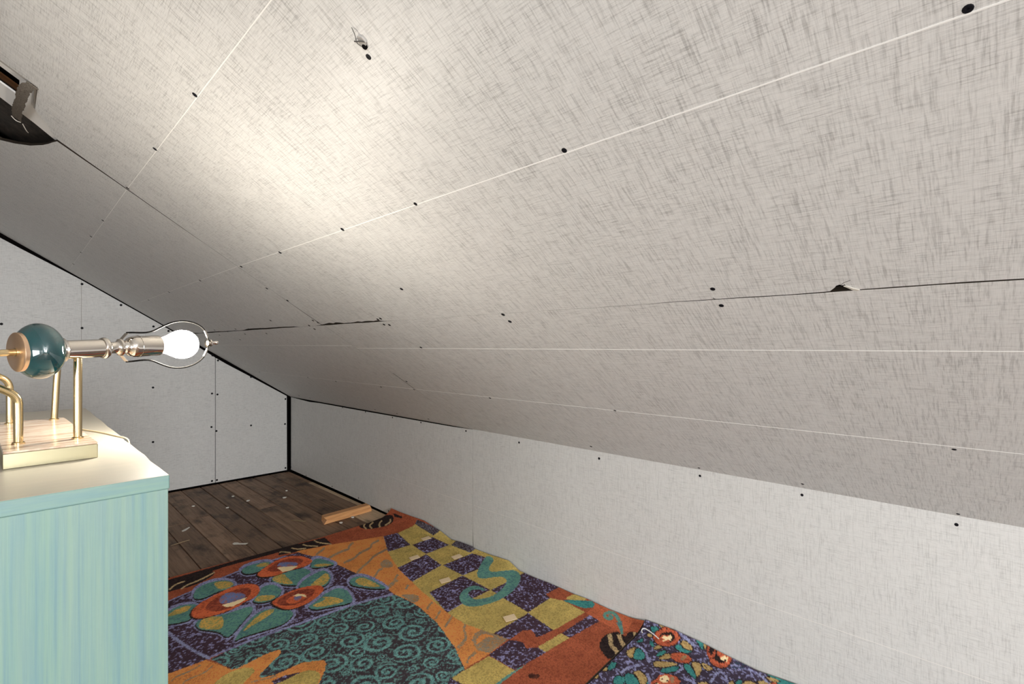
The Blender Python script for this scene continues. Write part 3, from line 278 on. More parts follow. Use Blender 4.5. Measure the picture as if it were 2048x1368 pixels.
    ('dark', 0, [(1.888,0.708),(1.866,0.713),(1.852,0.723),(1.847,0.737),(1.85,0.753),(1.863,0.769),(1.884,0.785),(1.911,0.797),(1.94,0.804),(1.968,0.805),(1.992,0.8),(2.008,0.789),(2.013,0.774),(2.008,0.757),(1.992,0.739),(1.97,0.725),(1.942,0.714),(1.914,0.708)]),
    ('flower2', 0, [(1.89,0.711),(1.87,0.716),(1.857,0.725),(1.852,0.738),(1.855,0.753),(1.867,0.769),(1.887,0.783),(1.912,0.794),(1.939,0.801),(1.965,0.802),(1.987,0.797),(2.002,0.787),(2.007,0.773),(2.002,0.757),(1.988,0.74),(1.967,0.727),(1.941,0.716),(1.915,0.711)]),
    ('dark', 0, [(1.906,0.726),(1.893,0.729),(1.885,0.735),(1.882,0.743),(1.884,0.752),(1.891,0.761),(1.903,0.77),(1.918,0.776),(1.935,0.78),(1.951,0.781),(1.965,0.778),(1.974,0.772),(1.977,0.763),(1.975,0.754),(1.966,0.744),(1.954,0.736),(1.938,0.73),(1.922,0.726)]),
    ('flower2', 0, [(1.931,0.734),(1.922,0.736),(1.917,0.741),(1.915,0.747),(1.917,0.755),(1.924,0.763),(1.934,0.77),(1.946,0.776),(1.958,0.779),(1.97,0.779),(1.98,0.777),(1.986,0.772),(1.987,0.765),(1.985,0.757),(1.978,0.749),(1.967,0.742),(1.955,0.737),(1.943,0.734)]),
    ('cream', 0, [(1.918,0.753),(1.92,0.743),(1.946,0.746),(1.933,0.737),(1.941,0.729),(1.91,0.722),(1.922,0.734),(1.904,0.732)]),
    ('dark', 0, [(1.677,0.795),(1.662,0.792),(1.647,0.794),(1.633,0.8),(1.621,0.811),(1.613,0.823),(1.61,0.837),(1.612,0.85),(1.62,0.861),(1.631,0.869),(1.645,0.872),(1.661,0.87),(1.676,0.864),(1.688,0.853),(1.696,0.84),(1.699,0.826),(1.696,0.813),(1.689,0.802)]),
    ('flower2', 0, [(1.675,0.797),(1.662,0.795),(1.648,0.796),(1.634,0.802),(1.623,0.812),(1.616,0.824),(1.613,0.836),(1.615,0.849),(1.622,0.859),(1.633,0.866),(1.646,0.869),(1.661,0.868),(1.674,0.862),(1.686,0.852),(1.693,0.84),(1.696,0.826),(1.694,0.814),(1.686,0.804)]),
    ('cream', 0, [(1.666,0.834),(1.659,0.832),(1.652,0.832),(1.645,0.833),(1.639,0.836),(1.634,0.84),(1.633,0.845),(1.633,0.85),(1.637,0.855),(1.642,0.859),(1.649,0.861),(1.656,0.862),(1.663,0.861),(1.669,0.858),(1.674,0.854),(1.676,0.848),(1.675,0.843),(1.671,0.838)]),
    ('dark', 0, [(1.649,0.848),(1.646,0.848),(1.643,0.849),(1.642,0.851),(1.644,0.853),(1.648,0.854),(1.651,0.853),(1.652,0.85)]),
    ('dark', 0, [(1.656,0.833),(1.652,0.832),(1.649,0.834),(1.648,0.836),(1.65,0.838),(1.654,0.839),(1.657,0.838),(1.658,0.835)]),
    ('grey', 0, [(1.677,0.82),(1.671,0.818),(1.666,0.816),(1.661,0.816),(1.657,0.817),(1.655,0.818),(1.656,0.821),(1.658,0.824),(1.662,0.827),(1.667,0.83),(1.673,0.833),(1.678,0.834),(1.683,0.835),(1.687,0.834),(1.689,0.832),(1.688,0.829),(1.686,0.826),(1.682,0.823)]),
    ('dark', 0, [(1.827,0.821),(1.815,0.819),(1.802,0.823),(1.791,0.83),(1.782,0.841),(1.776,0.854),(1.774,0.867),(1.777,0.879),(1.784,0.889),(1.794,0.896),(1.807,0.898),(1.82,0.895),(1.832,0.887),(1.841,0.876),(1.847,0.863),(1.848,0.849),(1.845,0.836),(1.837,0.827)]),
    ('flower2', 0, [(1.826,0.823),(1.815,0.822),(1.803,0.825),(1.792,0.832),(1.784,0.842),(1.778,0.854),(1.777,0.866),(1.779,0.878),(1.786,0.887),(1.795,0.893),(1.807,0.895),(1.819,0.892),(1.83,0.885),(1.839,0.875),(1.844,0.862),(1.845,0.849),(1.842,0.838),(1.836,0.829)]),
    ('grey', 0, [(1.839,0.849),(1.836,0.847),(1.831,0.845),(1.825,0.844),(1.817,0.843),(1.81,0.844),(1.804,0.845),(1.799,0.847),(1.797,0.849),(1.798,0.852),(1.8,0.854),(1.805,0.856),(1.812,0.857),(1.819,0.857),(1.827,0.857),(1.833,0.856),(1.837,0.854),(1.84,0.851)]),
    ('dark', 0, [(1.956,0.78),(1.935,0.773),(1.915,0.769),(1.898,0.767),(1.887,0.769),(1.882,0.774),(1.884,0.781),(1.893,0.79),(1.908,0.8),(1.928,0.809),(1.949,0.817),(1.97,0.822),(1.988,0.824),(2.0,0.822),(2.005,0.817),(2.002,0.809),(1.992,0.8),(1.976,0.79)]),
    ('flower2', 0, [(1.955,0.781),(1.935,0.775),(1.916,0.77),(1.901,0.769),(1.89,0.771),(1.886,0.775),(1.888,0.782),(1.896,0.791),(1.911,0.8),(1.929,0.808),(1.949,0.816),(1.968,0.82),(1.985,0.822),(1.996,0.821),(2.001,0.816),(1.998,0.808),(1.989,0.799),(1.974,0.79)]),
    ('dark', 0, [(1.95,0.786),(1.938,0.782),(1.926,0.779),(1.917,0.778),(1.91,0.779),(1.907,0.782),(1.909,0.786),(1.914,0.791),(1.923,0.797),(1.934,0.802),(1.947,0.807),(1.959,0.81),(1.969,0.811),(1.976,0.81),(1.979,0.807),(1.977,0.803),(1.971,0.797),(1.962,0.791)]),
]
CEILING_SCREWS = [(1.269, 1.914), (1.697, 1.913), (2.177, 1.909), (2.817, 1.909), (3.27, 1.908), (3.841, 1.9), (4.388, 1.894), (0.017, 1.488), (0.511, 1.488), (0.943, 1.485), (1.294, 1.485), (1.754, 1.48), (2.166, 1.477), (2.771, 1.477), (3.458, 1.471), (4.101, 1.463), (1.641, 0.879), (4.432, 0.487), (3.487, 0.479), (3.089, 0.462), (2.543, 0.453), (2.193, 0.467), (1.609, 0.463), (0.956, 0.471), (0.063, 0.455), (0.397, 1.097), (0.398, 1.042), (1.021, 1.058), (1.022, 1.023), (1.34, 1.221), (2.213, 1.34), (2.184, 1.251), (2.664, 1.131), (3.782, 1.089), (3.576, 1.064), (3.358, 1.083), (3.139, 1.074), (2.95, 1.071), (3.335, 1.027), (2.984, 1.022), (3.59, 0.969), (3.853, 1.03), (2.322, 1.068), (2.213, 1.103), (2.193, 1.086), (2.318, 1.039), (1.663, 1.081), (1.688, 1.077), (1.691, 1.043), (1.659, 1.038), (2.151, 0.556), (1.306, 0.052), (0.818, 0.019), (0.456, 0.041), (0.07, 0.016), (3.194, 0.048), (2.912, 0.044), (2.553, 0.043), (4.474, 0.071), (4.275, 0.055), (0.737, 1.765)]
KNEE_SCREWS = [(4.229, 0.706), (3.768, 0.702), (3.402, 0.7), (3.027, 0.696), (2.685, 0.698), (2.231, 0.697), (1.798, 0.688), (1.292, 0.684), (0.821, 0.691), (0.466, 0.691), (0.074, 0.689), (4.805, 0.042), (4.466, 0.023), (3.953, 0.025), (3.508, 0.025), (3.079, 0.025)]
GABLE_SCREWS = [(1.236, 0.789), (1.278, 0.778), (1.232, 0.5), (1.27, 0.461), (1.236, 0.033), (1.274, 0.034), (1.549, 0.477), (1.854, 0.694), (1.85, 0.456), (1.854, 0.036), (0.615, 1.517), (0.387, 1.333), (0.821, 1.357), (0.922, 1.323), (1.24, 1.118), (1.282, 1.074), (0.818, 0.866), (0.818, 0.428), (-0.028, 1.35), (0.387, 1.659), (1.549, 0.918)]
CURL_LARGE = [(3.014, 0.058), (2.932, 0.059), (2.64, 0.069), (2.471, 0.048), (2.357, 0.023), (2.263, 0.034), (2.172, 0.036), (2.128, 0.028), (2.003, 0.031), (1.865, 0.042), (1.791, 0.014), (1.72, 0.011), (1.585, 0.017), (1.429, 0.014), (1.357, 0.019), (1.287, 0.018), (1.22, 0.018), (1.131, 0.023), (1.043, 0.034)]
CURL_SMALL = [(1.038, 0.042), (0.924, 0.051), (0.821, 0.048), (0.724, 0.039), (0.6, 0.031), (0.472, 0.042)]

# ------------------------------------------------------------------ materials
def srgb(r, g, b):
    f = lambda c: (c / 255 / 12.92) if c <= 10 else ((c / 255 + .055) / 1.055) ** 2.4
    return (f(r), f(g), f(b), 1)

class NT:
    def __init__(self, name):
        self.m = bpy.data.materials.new(name)
        self.m.use_nodes = True
        self.t = self.m.node_tree
        self.b = self.t.nodes['Principled BSDF']
    def n(self, typ, **kw):
        x = self.t.nodes.new(typ)
        for k, v in kw.items():
            setattr(x, k, v)
        return x
    def l(self, a, b):
        self.t.links.new(a, b)
    def noise(self, scale, detail=2, rough=.5, coord='Object', rot=None, offset=None):
        tc = self.n('ShaderNodeTexCoord')
        mp = self.n('ShaderNodeMapping')
        mp.inputs['Scale'].default_value = scale
        if rot: mp.inputs['Rotation'].default_value = rot
        if offset is not None:
            self.l(offset, mp.inputs['Location'])
        self.l(tc.outputs[coord], mp.inputs[0])
        nz = self.n('ShaderNodeTexNoise')
        nz.inputs['Scale'].default_value = 1.0
        nz.inputs['Detail'].default_value = detail
        nz.inputs['Roughness'].default_value = rough
        self.l(mp.outputs[0], nz.inputs['Vector'])
        return nz.outputs[0]
    def ramp(self, src, stops):
        r = self.n('ShaderNodeValToRGB')
        e = r.color_ramp.elements
        while len(e) < len(stops): e.new(.5)
        for el, (p, c) in zip(e, stops):
            el.position = p
            el.color = c if isinstance(c, tuple) else (c, c, c, 1)
        self.l(src, r.inputs[0])
        return r.outputs[0]
    def math(self, op, a, b):
        x = self.n('ShaderNodeMath', operation=op)
        for i, v in enumerate((a, b)):
            if isinstance(v, (int, float)): x.inputs[i].default_value = v
            else: self.l(v, x.inputs[i])
        return x.outputs[0]
    def mix(self, fac, a, b, blend='MIX'):
        x = self.n('ShaderNodeMix', data_type='RGBA', blend_type=blend)
        if isinstance(fac, (int, float)): x.inputs[0].default_value = fac
        else: self.l(fac, x.inputs[0])
        for i, v in ((6, a), (7, b)):
            if isinstance(v, tuple): x.inputs[i].default_value = v
            else: self.l(v, x.inputs[i])
        return x.outputs[2]
    def bump(self, h, strength=.2, dist=.002):
        x = self.n('ShaderNodeBump')
        x.inputs['Strength'].default_value = strength
        x.inputs['Distance'].default_value = dist
        self.l(h, x.inputs['Height'])
        self.l(x.outputs[0], self.b.inputs['Normal'])
    def rnd(self):
        oi = self.n('ShaderNodeObjectInfo')
        return oi.outputs['Random']
    def rndvec(self, k):
        c = self.n('ShaderNodeCombineXYZ')
        r = self.math('MULTIPLY', self.rnd(), k)
        for i in range(3): self.l(r, c.inputs[i])
        return c.outputs[0]
    def fin(self, color, rough=.5, metal=0.0, spec=.5, coat=0.0):
        if isinstance(color, tuple): self.b.inputs['Base Color'].default_value = color
        else: self.l(color, self.b.inputs['Base Color'])
        if isinstance(rough, (int, float)): self.b.inputs['Roughness'].default_value = rough
        else: self.l(rough, self.b.inputs['Roughness'])
        self.b.inputs['Metallic'].default_value = metal
        self.b.inputs['Specular IOR Level'].default_value = spec
        self.b.inputs['Coat Weight'].default_value = coat
        return self.m

def plain(name, color, rough=.6, metal=0.0, spec=.5, coat=0.0):
    return NT(name).fin(color, rough, metal, spec, coat)

def linen(name, vs_, hs_, base, dark, kv, kh):
    """vinyl faced board with a printed linen weave: streaks along both board axes"""
    t = NT(name)
    off = t.rndvec(37.0)
    v = t.ramp(t.noise(vs_, 3, .62, offset=off), [(.50, 0.0), (.64, 1.0)])
    v2 = t.ramp(t.noise((vs_[0] * 2.6, vs_[1] * 1.7, 1), 2, .5, offset=off), [(.45, 0.0), (.72, 1.0)])
    h = t.ramp(t.noise(hs_, 3, .62, offset=off), [(.52, 0.0), (.64, 1.0)])
    h2 = t.ramp(t.noise((hs_[0] * 1.6, hs_[1] * 2.2, 1), 2, .5, offset=off), [(.48, 0.0), (.72, 1.0)])
    blot = t.ramp(t.noise((14, 14, 1), 3, .6, offset=off), [(.32, .55), (.65, 1.0)])
    blot2 = t.ramp(t.noise((17, 9, 1), 3, .6, offset=off), [(.32, .55), (.65, 1.0)])
    a = t.math('MULTIPLY', t.math('ADD', t.math('MULTIPLY', v, .65), t.math('MULTIPLY', v2, .35)), blot)
    b = t.math('MULTIPLY', t.math('ADD', t.math('MULTIPLY', h, .6), t.math('MULTIPLY', h2, .5)), blot2)
    f = t.math('ADD', t.math('MULTIPLY', a, kv), t.math('MULTIPLY', b, kh))
    f = t.math('MINIMUM', f, 1.0)
    c = t.mix(f, base, dark)
    t.bump(f, .12, -.0006)
    return t.fin(c, .48, 0, .62)

BASE = (.728, .724, .704, 1); DARK = (.36, .355, .345, 1)
M = {}
M['linen_ceiling'] = linen('linen_board_ceiling', (290, 20, 1), (30, 500, 1), BASE, DARK, .74, .74)
M['linen_knee'] = linen('linen_board_knee', (330, 24, 1), (28, 480, 1), BASE, DARK, .46, .48)
M['linen_gable'] = linen('linen_board_gable', (330, 26, 1), (30, 330, 1), BASE, DARK, .30, .62)
M['backing'] = plain('dark_cavity', (.006, .005, .005, 1), .95, 0, .05)
M['board_edge'] = plain('shade_dark_edge', (.035, .027, .02, 1), .95, 0, .1)  # board sides darkened: the shade inside the joints is put into this colour
M['line'] = plain('printed_white', (.92, .91, .88, 1), .5)
M['line_soft'] = plain('printed_pale', (.80, .775, .74, 1), .5)
M['screw'] = plain('black_phosphate', (.006, .006, .009, 1), .6, 0, .15)
M['white_board'] = plain('white_trim_paint', (.86, .85, .82, 1), .6)
M['core'] = plain('grey_board_core', (.42, .40, .37, 1), .9)
M['paper'] = plain('torn_paper', (.55, .52, .46, 1), .85)
M['thread'] = plain('dark_thread', (.07, .065, .06, 1), .8)
M['scrap'] = plain('white_scrap', (.78, .75, .68, 1), .8)
M['card'] = plain('cream_card', (.88, .68, .44, 1), .8)
M['tan_scrap'] = plain('tan_scrap', (.36, .26, .15, 1), .8)
M['cable'] = plain('cream_cord', (.70, .58, .40, 1), .45)
M['wire'] = plain('white_wire', (.82, .80, .78, 1), .4)

t = NT('tar_felt')
f = t.noise((30, 40, 30), 5, .65)
M['felt'] = t.fin(t.ramp(f, [(.3, (.008, .007, .006, 1)), (.62, (.04, .032, .026, 1)), (.8, (.13, .10, .08, 1))]), .75, 0, .3)
t = NT('fuzzy_strip')
f = t.noise((300, 300, 300), 3, .7)
M['strip'] = t.fin(t.ramp(f, [(.35, (.09, .075, .06, 1)), (.7, (.22, .195, .165, 1))]), .95, 0, .1)
t.bump(f, .6, .003)

t = NT('raw_rafter')
f = t.noise((120, 3, 120), 4, .6)
M['rafter'] = t.fin(t.ramp(f, [(.3, (.20, .085, .03, 1)), (.7, (.50, .25, .10, 1))]), .7)

t = NT('old_floorboard')
off = t.rndvec(23.0)
g = t.noise((55, 2.2, 30), 6, .65, offset=off)
blot = t.noise((7, 4, 3), 4, .62, offset=off)
fine = t.noise((200, 14, 80), 3, .6, offset=off)
c = t.ramp(g, [(.28, (.125, .070, .042, 1)), (.5, (.285, .175, .112, 1)), (.75, (.385, .255, .172, 1))])
c = t.mix(t.ramp(blot, [(.50, 0.0), (.70, .88)]), c, (.030, .020, .014, 1))
c = t.mix(t.ramp(fine, [(.55, 0.0), (.8, .35)]), c, (.42, .32, .235, 1))
hs = t.math('ADD', t.math('MULTIPLY', t.rnd(), .5), .72)
gr = t.n('ShaderNodeCombineColor')
for i in range(3): t.l(hs, gr.inputs[i])
c = t.mix(1.0, c, gr.outputs[0], 'MULTIPLY')
t.bump(g, .25, .003)
M['plank'] = t.fin(c, .62, 0, .35)

t = NT('pale_floorboard')
off = t.rndvec(11.0)
g = t.noise((60, 2.5, 30), 5, .6, offset=off)
pale = t.ramp(t.noise((9, 2.4, 3), 4, .6, offset=off), [(.30, 0.0), (.46, 1.0)])
c = t.mix(pale, t.ramp(g, [(.3, (.10, .066, .04, 1)), (.7, (.24, .175, .12, 1))]), t.ramp(g, [(.3, (.50, .35, .21, 1)), (.7, (.74, .57, .39, 1))]))
M['pale_plank'] = t.fin(c, .7)

t = NT('orange_pine')
g = t.noise((5, 90, 90), 5, .6)
M['pine'] = t.fin(t.ramp(g, [(.28, (.46, .20, .07, 1)), (.55, (.74, .37, .15, 1)), (.8, (.85, .52, .26, 1))]), .55)

def teal_paint(name, sc):
    t = NT(name)
    a = t.noise(sc, 4, .65)
    b = t.noise((sc[0] * .22, sc[1] * .22, sc[2] * .5), 3, .6)
    c = t.mix(t.ramp(a, [(.40, 0.0), (.66, .8)]), (.212, .338, .285, 1), (.148, .270, .310, 1))
    c = t.mix(t.ramp(b, [(.45, 0.0), (.75, .55)]), c, (.270, .362, .300, 1))
    fine = t.noise((sc[0] * 2.5, sc[1] * 2.5, sc[2] * 1.3), 2, .5)
    c = t.mix(t.ramp(fine, [(.60, 0.0), (.80, .5)]), c, (.115, .225, .285, 1))
    t.bump(a, .35, .0015)
    return t.fin(c, .42, 0, .4)
M['teal_side'] = teal_paint('teal_brushed_paint', (95, 95, 2.4))
M['teal_edge'] = teal_paint('teal_brushed_edge', (5, 70, 60))
t = NT('cream_brushed_paint')
a = t.noise((7, 55, 20), 4, .6)
b = t.noise((5, 5, 5), 3, .55)
c = t.mix(t.ramp(a, [(.35, 0.0), (.75, .6)]), (.50, .465, .395, 1), (.43, .415, .355, 1))
c = t.mix(t.ramp(b, [(.55, 0.0), (.8, .5)]), c, (.40, .44, .37, 1))
t.bump(a, .3, .0012)
M['cream_top'] = t.fin(c, .38, 0, .45)

M['brass'] = plain('polished_brass', (.78, .62, .36, 1), .16, 1.0)
M['pale_brass'] = plain('satin_pale_brass', (.37, .335, .22, 1), .28, 1.0)
M['chrome'] = plain('warm_chrome', (.70, .66, .61, 1), .10, 1.0)
M['copper'] = plain('satin_copper_disc', (.80, .56, .38, 1), .34, 1.0)
M['steel_wire'] = plain('harp_wire', (.0035, .0033, .003, 1), .55, 0, .06)
t = NT('teal_glazed_globe')
a = t.noise((14, 14, 14), 2, .5)
M['globe'] = t.fin(t.ramp(a, [(.35, (.001, .036, .042, 1)), (.65, (.002, .075, .083, 1))]), .06, 0, .8, 1.0)
t = NT('veined_stone')
w = t.noise((9, 60, 9), 6, .68, rot=(0, 0, .25))
M['stone'] = t.fin(t.ramp(w, [(.30, (.24, .13, .08, 1)), (.43, (.56, .38, .27, 1)), (.54, (.82, .70, .56, 1)), (.66, (.45, .29, .20, 1)), (.80, (.85, .76, .64, 1))]), .24, 0, .35, .12)
m = bpy.data.materials.new('glowing_frosted_bulb')
m.use_nodes = True
nt = m.node_tree
nt.nodes.remove(nt.nodes['Principled BSDF'])
em = nt.nodes.new('ShaderNodeEmission')
em.inputs[0].default_value = (1.0, .92, .79, 1)
em.inputs[1].default_value = BULB_STRENGTH
nt.links.new(em.outputs[0], nt.nodes['Material Output'].inputs[0])
M['bulb'] = m

t = NT('printed_carpet_pile')
at = t.n('ShaderNodeAttribute', attribute_name='pattern')
p1 = t.noise((420, 420, 420), 3, .7)
p2 = t.noise((150, 150, 150), 2, .6)
k = t.math('ADD', t.math('MULTIPLY', t.ramp(p1, [(.25, .0), (.75, 1.0)]), .95), .48)
gr = t.n('ShaderNodeCombineColor')
for i in range(3): t.l(k, gr.inputs[i])
c = t.mix(1.0, at.outputs['Color'], gr.outputs[0], 'MULTIPLY')
t.bump(t.math('ADD', p1, p2), .9, .006)
M['carpet'] = t.fin(c, .95, 0, .08)
M['carpet_edge'] = plain('carpet_backing', (.045, .032, .022, 1), .95, 0, .1)

# ------------------------------------------------------------------ builders
def tag(o, label, cat, group=None):
    o['label'] = label; o['category'] = cat
    if group: o['group'] = group
    return o

def mesh_obj(name, verts, faces, mat, parent=None, smooth=False, matrix=None):
    me = bpy.data.meshes.new(name)
    me.from_pydata([tuple(v) for v in verts], [], faces)
    me.update()
    for mm in (mat if isinstance(mat, (list, tuple)) else [mat]):
        me.materials.append(mm)
    if smooth:
        me.polygons.foreach_set('use_smooth', [True] * len(me.polygons))
    o = bpy.data.objects.new(name, me)
    COL.objects.link(o)
    if parent: o.parent = parent
    if matrix is not None: o.matrix_local = matrix
    return o

def link_copy(src, parent, matrix):
    o = bpy.data.objects.new(src[0], src[1])
    COL.objects.link(o)
    o.parent = parent
    o.matrix_local = matrix
    return o

def empty(name, loc=(0, 0, 0), rz=0.0):
    o = bpy.data.objects.new(name, None)
    o.empty_display_size = .1
    o.location = loc; o.rotation_euler = (0, 0, rz)
    COL.objects.link(o)
    return o

def prism(poly, z0, z1):
    n = len(poly)
    a = sum(poly[i][0] * poly[(i + 1) % n][1] - poly[(i + 1) % n][0] * poly[i][1] for i in range(n))
    if a < 0: poly = poly[::-1]
    v = [(x, y, z1) for x, y in poly] + [(x, y, z0) for x, y in poly]
    f = [list(range(n)), list(range(2 * n - 1, n - 1, -1))]
    f += [[i, n + i, n + (i + 1) % n, (i + 1) % n] for i in range(n)]
    return v, f

def box(x0, x1, y0, y1, z0, z1):
    return prism([(x0, y0), (x1, y0), (x1, y1), (x0, y1)], z0, z1)

def bevel(o, w, seg=2):
    b = o.modifiers.new('bevel', 'BEVEL')
    b.width = w; b.segments = seg; b.limit_method = 'ANGLE'
    return o

def frame(axis):
    a = Vector(axis).normalized()
    up = Vector((0, 0, 1)) if abs(a.z) < .9 else Vector((1, 0, 0))
    s = a.cross(up).normalized()
    return a, s, s.cross(a).normalized()

def lathe(origin, axis, prof, seg=32):
    a, s, u = frame(axis)
    o = Vector(origin)
    v, f = [], []
    for (d, r) in prof:
        for i in range(seg):
            t_ = 2 * math.pi * i / seg
            v.append(o + a * d + (s * math.cos(t_) + u * math.sin(t_)) * max(r, 1e-5))
    n = len(prof)
    for k in range(n - 1):
        for i in range(seg):
            j = (i + 1) % seg
            f.append([k * seg + i, k * seg + j, (k + 1) * seg + j, (k + 1) * seg + i])
    f.append(list(range(seg))[::-1])
    f.append([(n - 1) * seg + i for i in range(seg)])
    return v, f

def smooth_path(p, it=3):
    p = [Vector(q) for q in p]
    for _ in range(it):
        q = [p[0]]
        for a, b in zip(p, p[1:]):
            q += [a * .75 + b * .25, a * .25 + b * .75]
        p = q + [p[-1]]
    return p

def tube(path, r, seg=12):
    p = [Vector(q) for q in path]
    v, f = [], []
    ref = None
    n = len(p)
    for i, q in enumerate(p):
        t_ = (p[min(i + 1, n - 1)] - p[max(i - 1, 0)]).normalized()
        if ref is None:
            ref = frame(t_)[1]
        s = (ref - t_ * ref.dot(t_)).normalized()
        ref = s
        u = t_.cross(s)
        rr = r(i / (n - 1)) if callable(r) else r
        for k in range(seg):
            a = 2 * math.pi * k / seg
            v.append(q + (s * math.cos(a) + u * math.sin(a)) * rr)
    for i in range(n - 1):
        for k in range(seg):
            j = (k + 1) % seg
            f.append([i * seg + k, i * seg + j, (i + 1) * seg + j, (i + 1) * seg + k])
    f.append(list(range(seg))[::-1]); f.append([(n - 1) * seg + k for k in range(seg)])
    return v, f

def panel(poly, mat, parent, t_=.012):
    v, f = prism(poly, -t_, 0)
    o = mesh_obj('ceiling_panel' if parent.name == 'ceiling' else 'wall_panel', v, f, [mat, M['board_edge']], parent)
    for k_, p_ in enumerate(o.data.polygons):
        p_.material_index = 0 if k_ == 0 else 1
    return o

def struct(name, v, f, mat, matrix=None):
    o = mesh_obj(name, v, f, mat, matrix=matrix)
    o['kind'] = 'structure'
    return o

def axes(x, y, z, loc):
    return Matrix(((x[0], y[0], z[0], loc[0]), (x[1], y[1], z[1], loc[1]), (x[2], y[2], z[2], loc[2]), (0, 0, 0, 1)))

# shared screw: bugle head with a cross recess, black
sv, sf = [], []
seg = 12
rings = [(1.0, -.25), (1.0, .10), (.82, .28), (.45, .30), (.28, .06)]
for r, z_ in rings:
    for i in range(seg):
        a = 2 * math.pi * i / seg
        rr = r * (.62 if (r == .45 and i % 3) else 1)
        sv.append((rr * math.cos(a), rr * math.sin(a), z_))
for k in range(len(rings) - 1):
    for i in range(seg):
        j = (i + 1) % seg
        sf.append([k * seg + i, k * seg + j, (k + 1) * seg + j, (k + 1) * seg + i])
sf.append([4 * seg + i for i in range(seg)])
screw_mesh = bpy.data.meshes.new('screw')
screw_mesh.from_pydata(sv, [], sf); screw_mesh.update()
screw_mesh.materials.append(M['screw'])

def add_screws(panels, pts, r_of):
    """panels: list of (object, x0, x1, y0, y1) in the wall's own plane"""
    for (x, y) in pts:
        for (p, x0, x1, y0, y1) in panels:
            if x0 <= x < x1 and y0 <= y < y1:
                r = r_of(x, y)
                m = Matrix.Translation((x, y, 0)) @ Matrix.Diagonal((r, r, r * .6, 1))
                link_copy(('screw', screw_mesh), p, m)
                break

def strip(x0, y0, x1, y1, w, parent, name='printed_line', mat=None):
    d = Vector((x1 - x0, y1 - y0)); n = Vector((-d.y, d.x)).normalized() * w / 2
    a = [(x0 + n.x, y0 + n.y), (x1 + n.x, y1 + n.y), (x1 - n.x, y1 - n.y), (x0 - n.x, y0 - n.y)]
    v, f = prism(a, -.0004, .0005)
    return mesh_obj(name, v, f, mat or M['line'], parent)

# ------------------------------------------------------------------ floor
RX0, RX1, RY0, RY1 = -2.05, 1.90, -5.5, 4.84
v, f = box(RX0 - .1, RX1 + .1, RY0 - .1, RY1 + .1, -.10, -.022)
floor = struct('floor', v, f, M['backing'])
PW = .1397
edges = [1.846 - PW * k for k in range(0, 29)]
for k in range(28):
    x1, x0 = edges[k], edges[k + 1]
    cuts = [RY0, random.uniform(-4, -3), random.uniform(-2.0, -1.2), random.uniform(.2, .9), random.choice([2.6, 3.05, 3.35, 3.9]) + random.uniform(-.1, .1), RY1 - .018]
    if k == 0: cuts = [RY0, -3.2, -1.0, 1.2, 3.02, 3.33, 4.82]
    if k == 4: cuts = [RY0, -3.6, -1.5, .7, 3.52, 4.82]
    for a, b in zip(cuts, cuts[1:]):
        g = random.uniform(.0016, .0042)
        v, f = box(x0 + g, x1 - g, a + .0015, b - .0015, -.022, random.uniform(-.0015, .0006))
        pale = (k == 0 and 3.0 < (a + b) / 2 < 3.3)
        bevel(mesh_obj('plank', v, f, M['pale_plank'] if pale else M['plank'], floor), .0015, 1)
for a, b in ((RY0, -2.5), (-2.5, .5), (.5, 3.0), (3.0, 4.3), (4.3, 4.82)):
    v, f = box(1.8475, 1.883, a + .001, b - .001, -.022, -.002)
    mesh_obj('plank', v, f, M['pale_plank'] if 2.9 < a < 3.5 else M['plank'], floor)

# ------------------------------------------------------------------ sloping ceiling (right) : local x = -Y, y = distance up the slope, z into the room
CM = axes((0, -1, 0), (-1 / SLEN, 0, SL / SLEN), (-SL / SLEN, 0, -1 / SLEN), (XK, 0, ZK))
RIDGE_X = -0.5
S_TOP = (XK - RIDGE_X) * SLEN
RIDGE_Z = ZK + SL * (XK - RIDGE_X)
LEFT_Z = RIDGE_Z - SL * (RIDGE_X - RX0)
v, f = box(-RY1 - .08, -RY0 + .08, -.12, S_TOP + .08, -.13, -.075)
ceiling = struct('ceiling', v, f, M['backing'], CM)
SEAM = 1.063            # the horizontal joint, distance up the slope
BUTT = 2.19             # the butt joint between sheets, y

def wob(y, k):          # slight wander of a hand-cut edge
    return .0007 * math.sin(17 * y + k) + .0005 * math.sin(41 * y + 2 * k)

def gap_at(y, table):
    ys = [q[0] for q in table]; gs = [q[1] for q in table]
    return float(np.interp(y, ys, gs))
SEAM_GAP = [(-6, .003), (-.1, .0032), (.16, .0022), (.25, .0022), (.42, .0018), (.55, .0008), (.85, .0003), (1.6, .0003), (1.66, .002), (1.70, .007), (1.82, .009), (1.95, .004), (2.02, .011), (2.14, .012), (2.19, .004),
            (2.22, .0005), (2.45, .0005), (2.5, .006), (2.9, .010), (3.2, .012), (3.25, .003), (3.6, .006), (4.0, .010), (4.2, .002), (4.35, .010), (4.82, .012)]
NOTCH = [(.165, 1.0645), (.170, 1.0665), (.175, 1.0705), (.179, 1.0805), (.183, 1.079), (.1865, 1.0815), (.192, 1.0790), (.1945, 1.0745), (.198, 1.071), (.203, 1.0655)]

def seam_low(y): return SEAM + wob(y, 0) - .0006
def seam_up(y): return seam_low(y) + 1.15 * gap_at(y, SEAM_GAP) * (1 + .25 * math.sin(130 * y) * (1 if 1.6 < y < 2.2 else 0))

def ys_range(a, b, step):
    n = max(2, int(abs(b - a) / step))
    return [a + (b - a) * i / n for i in range(n + 1)]

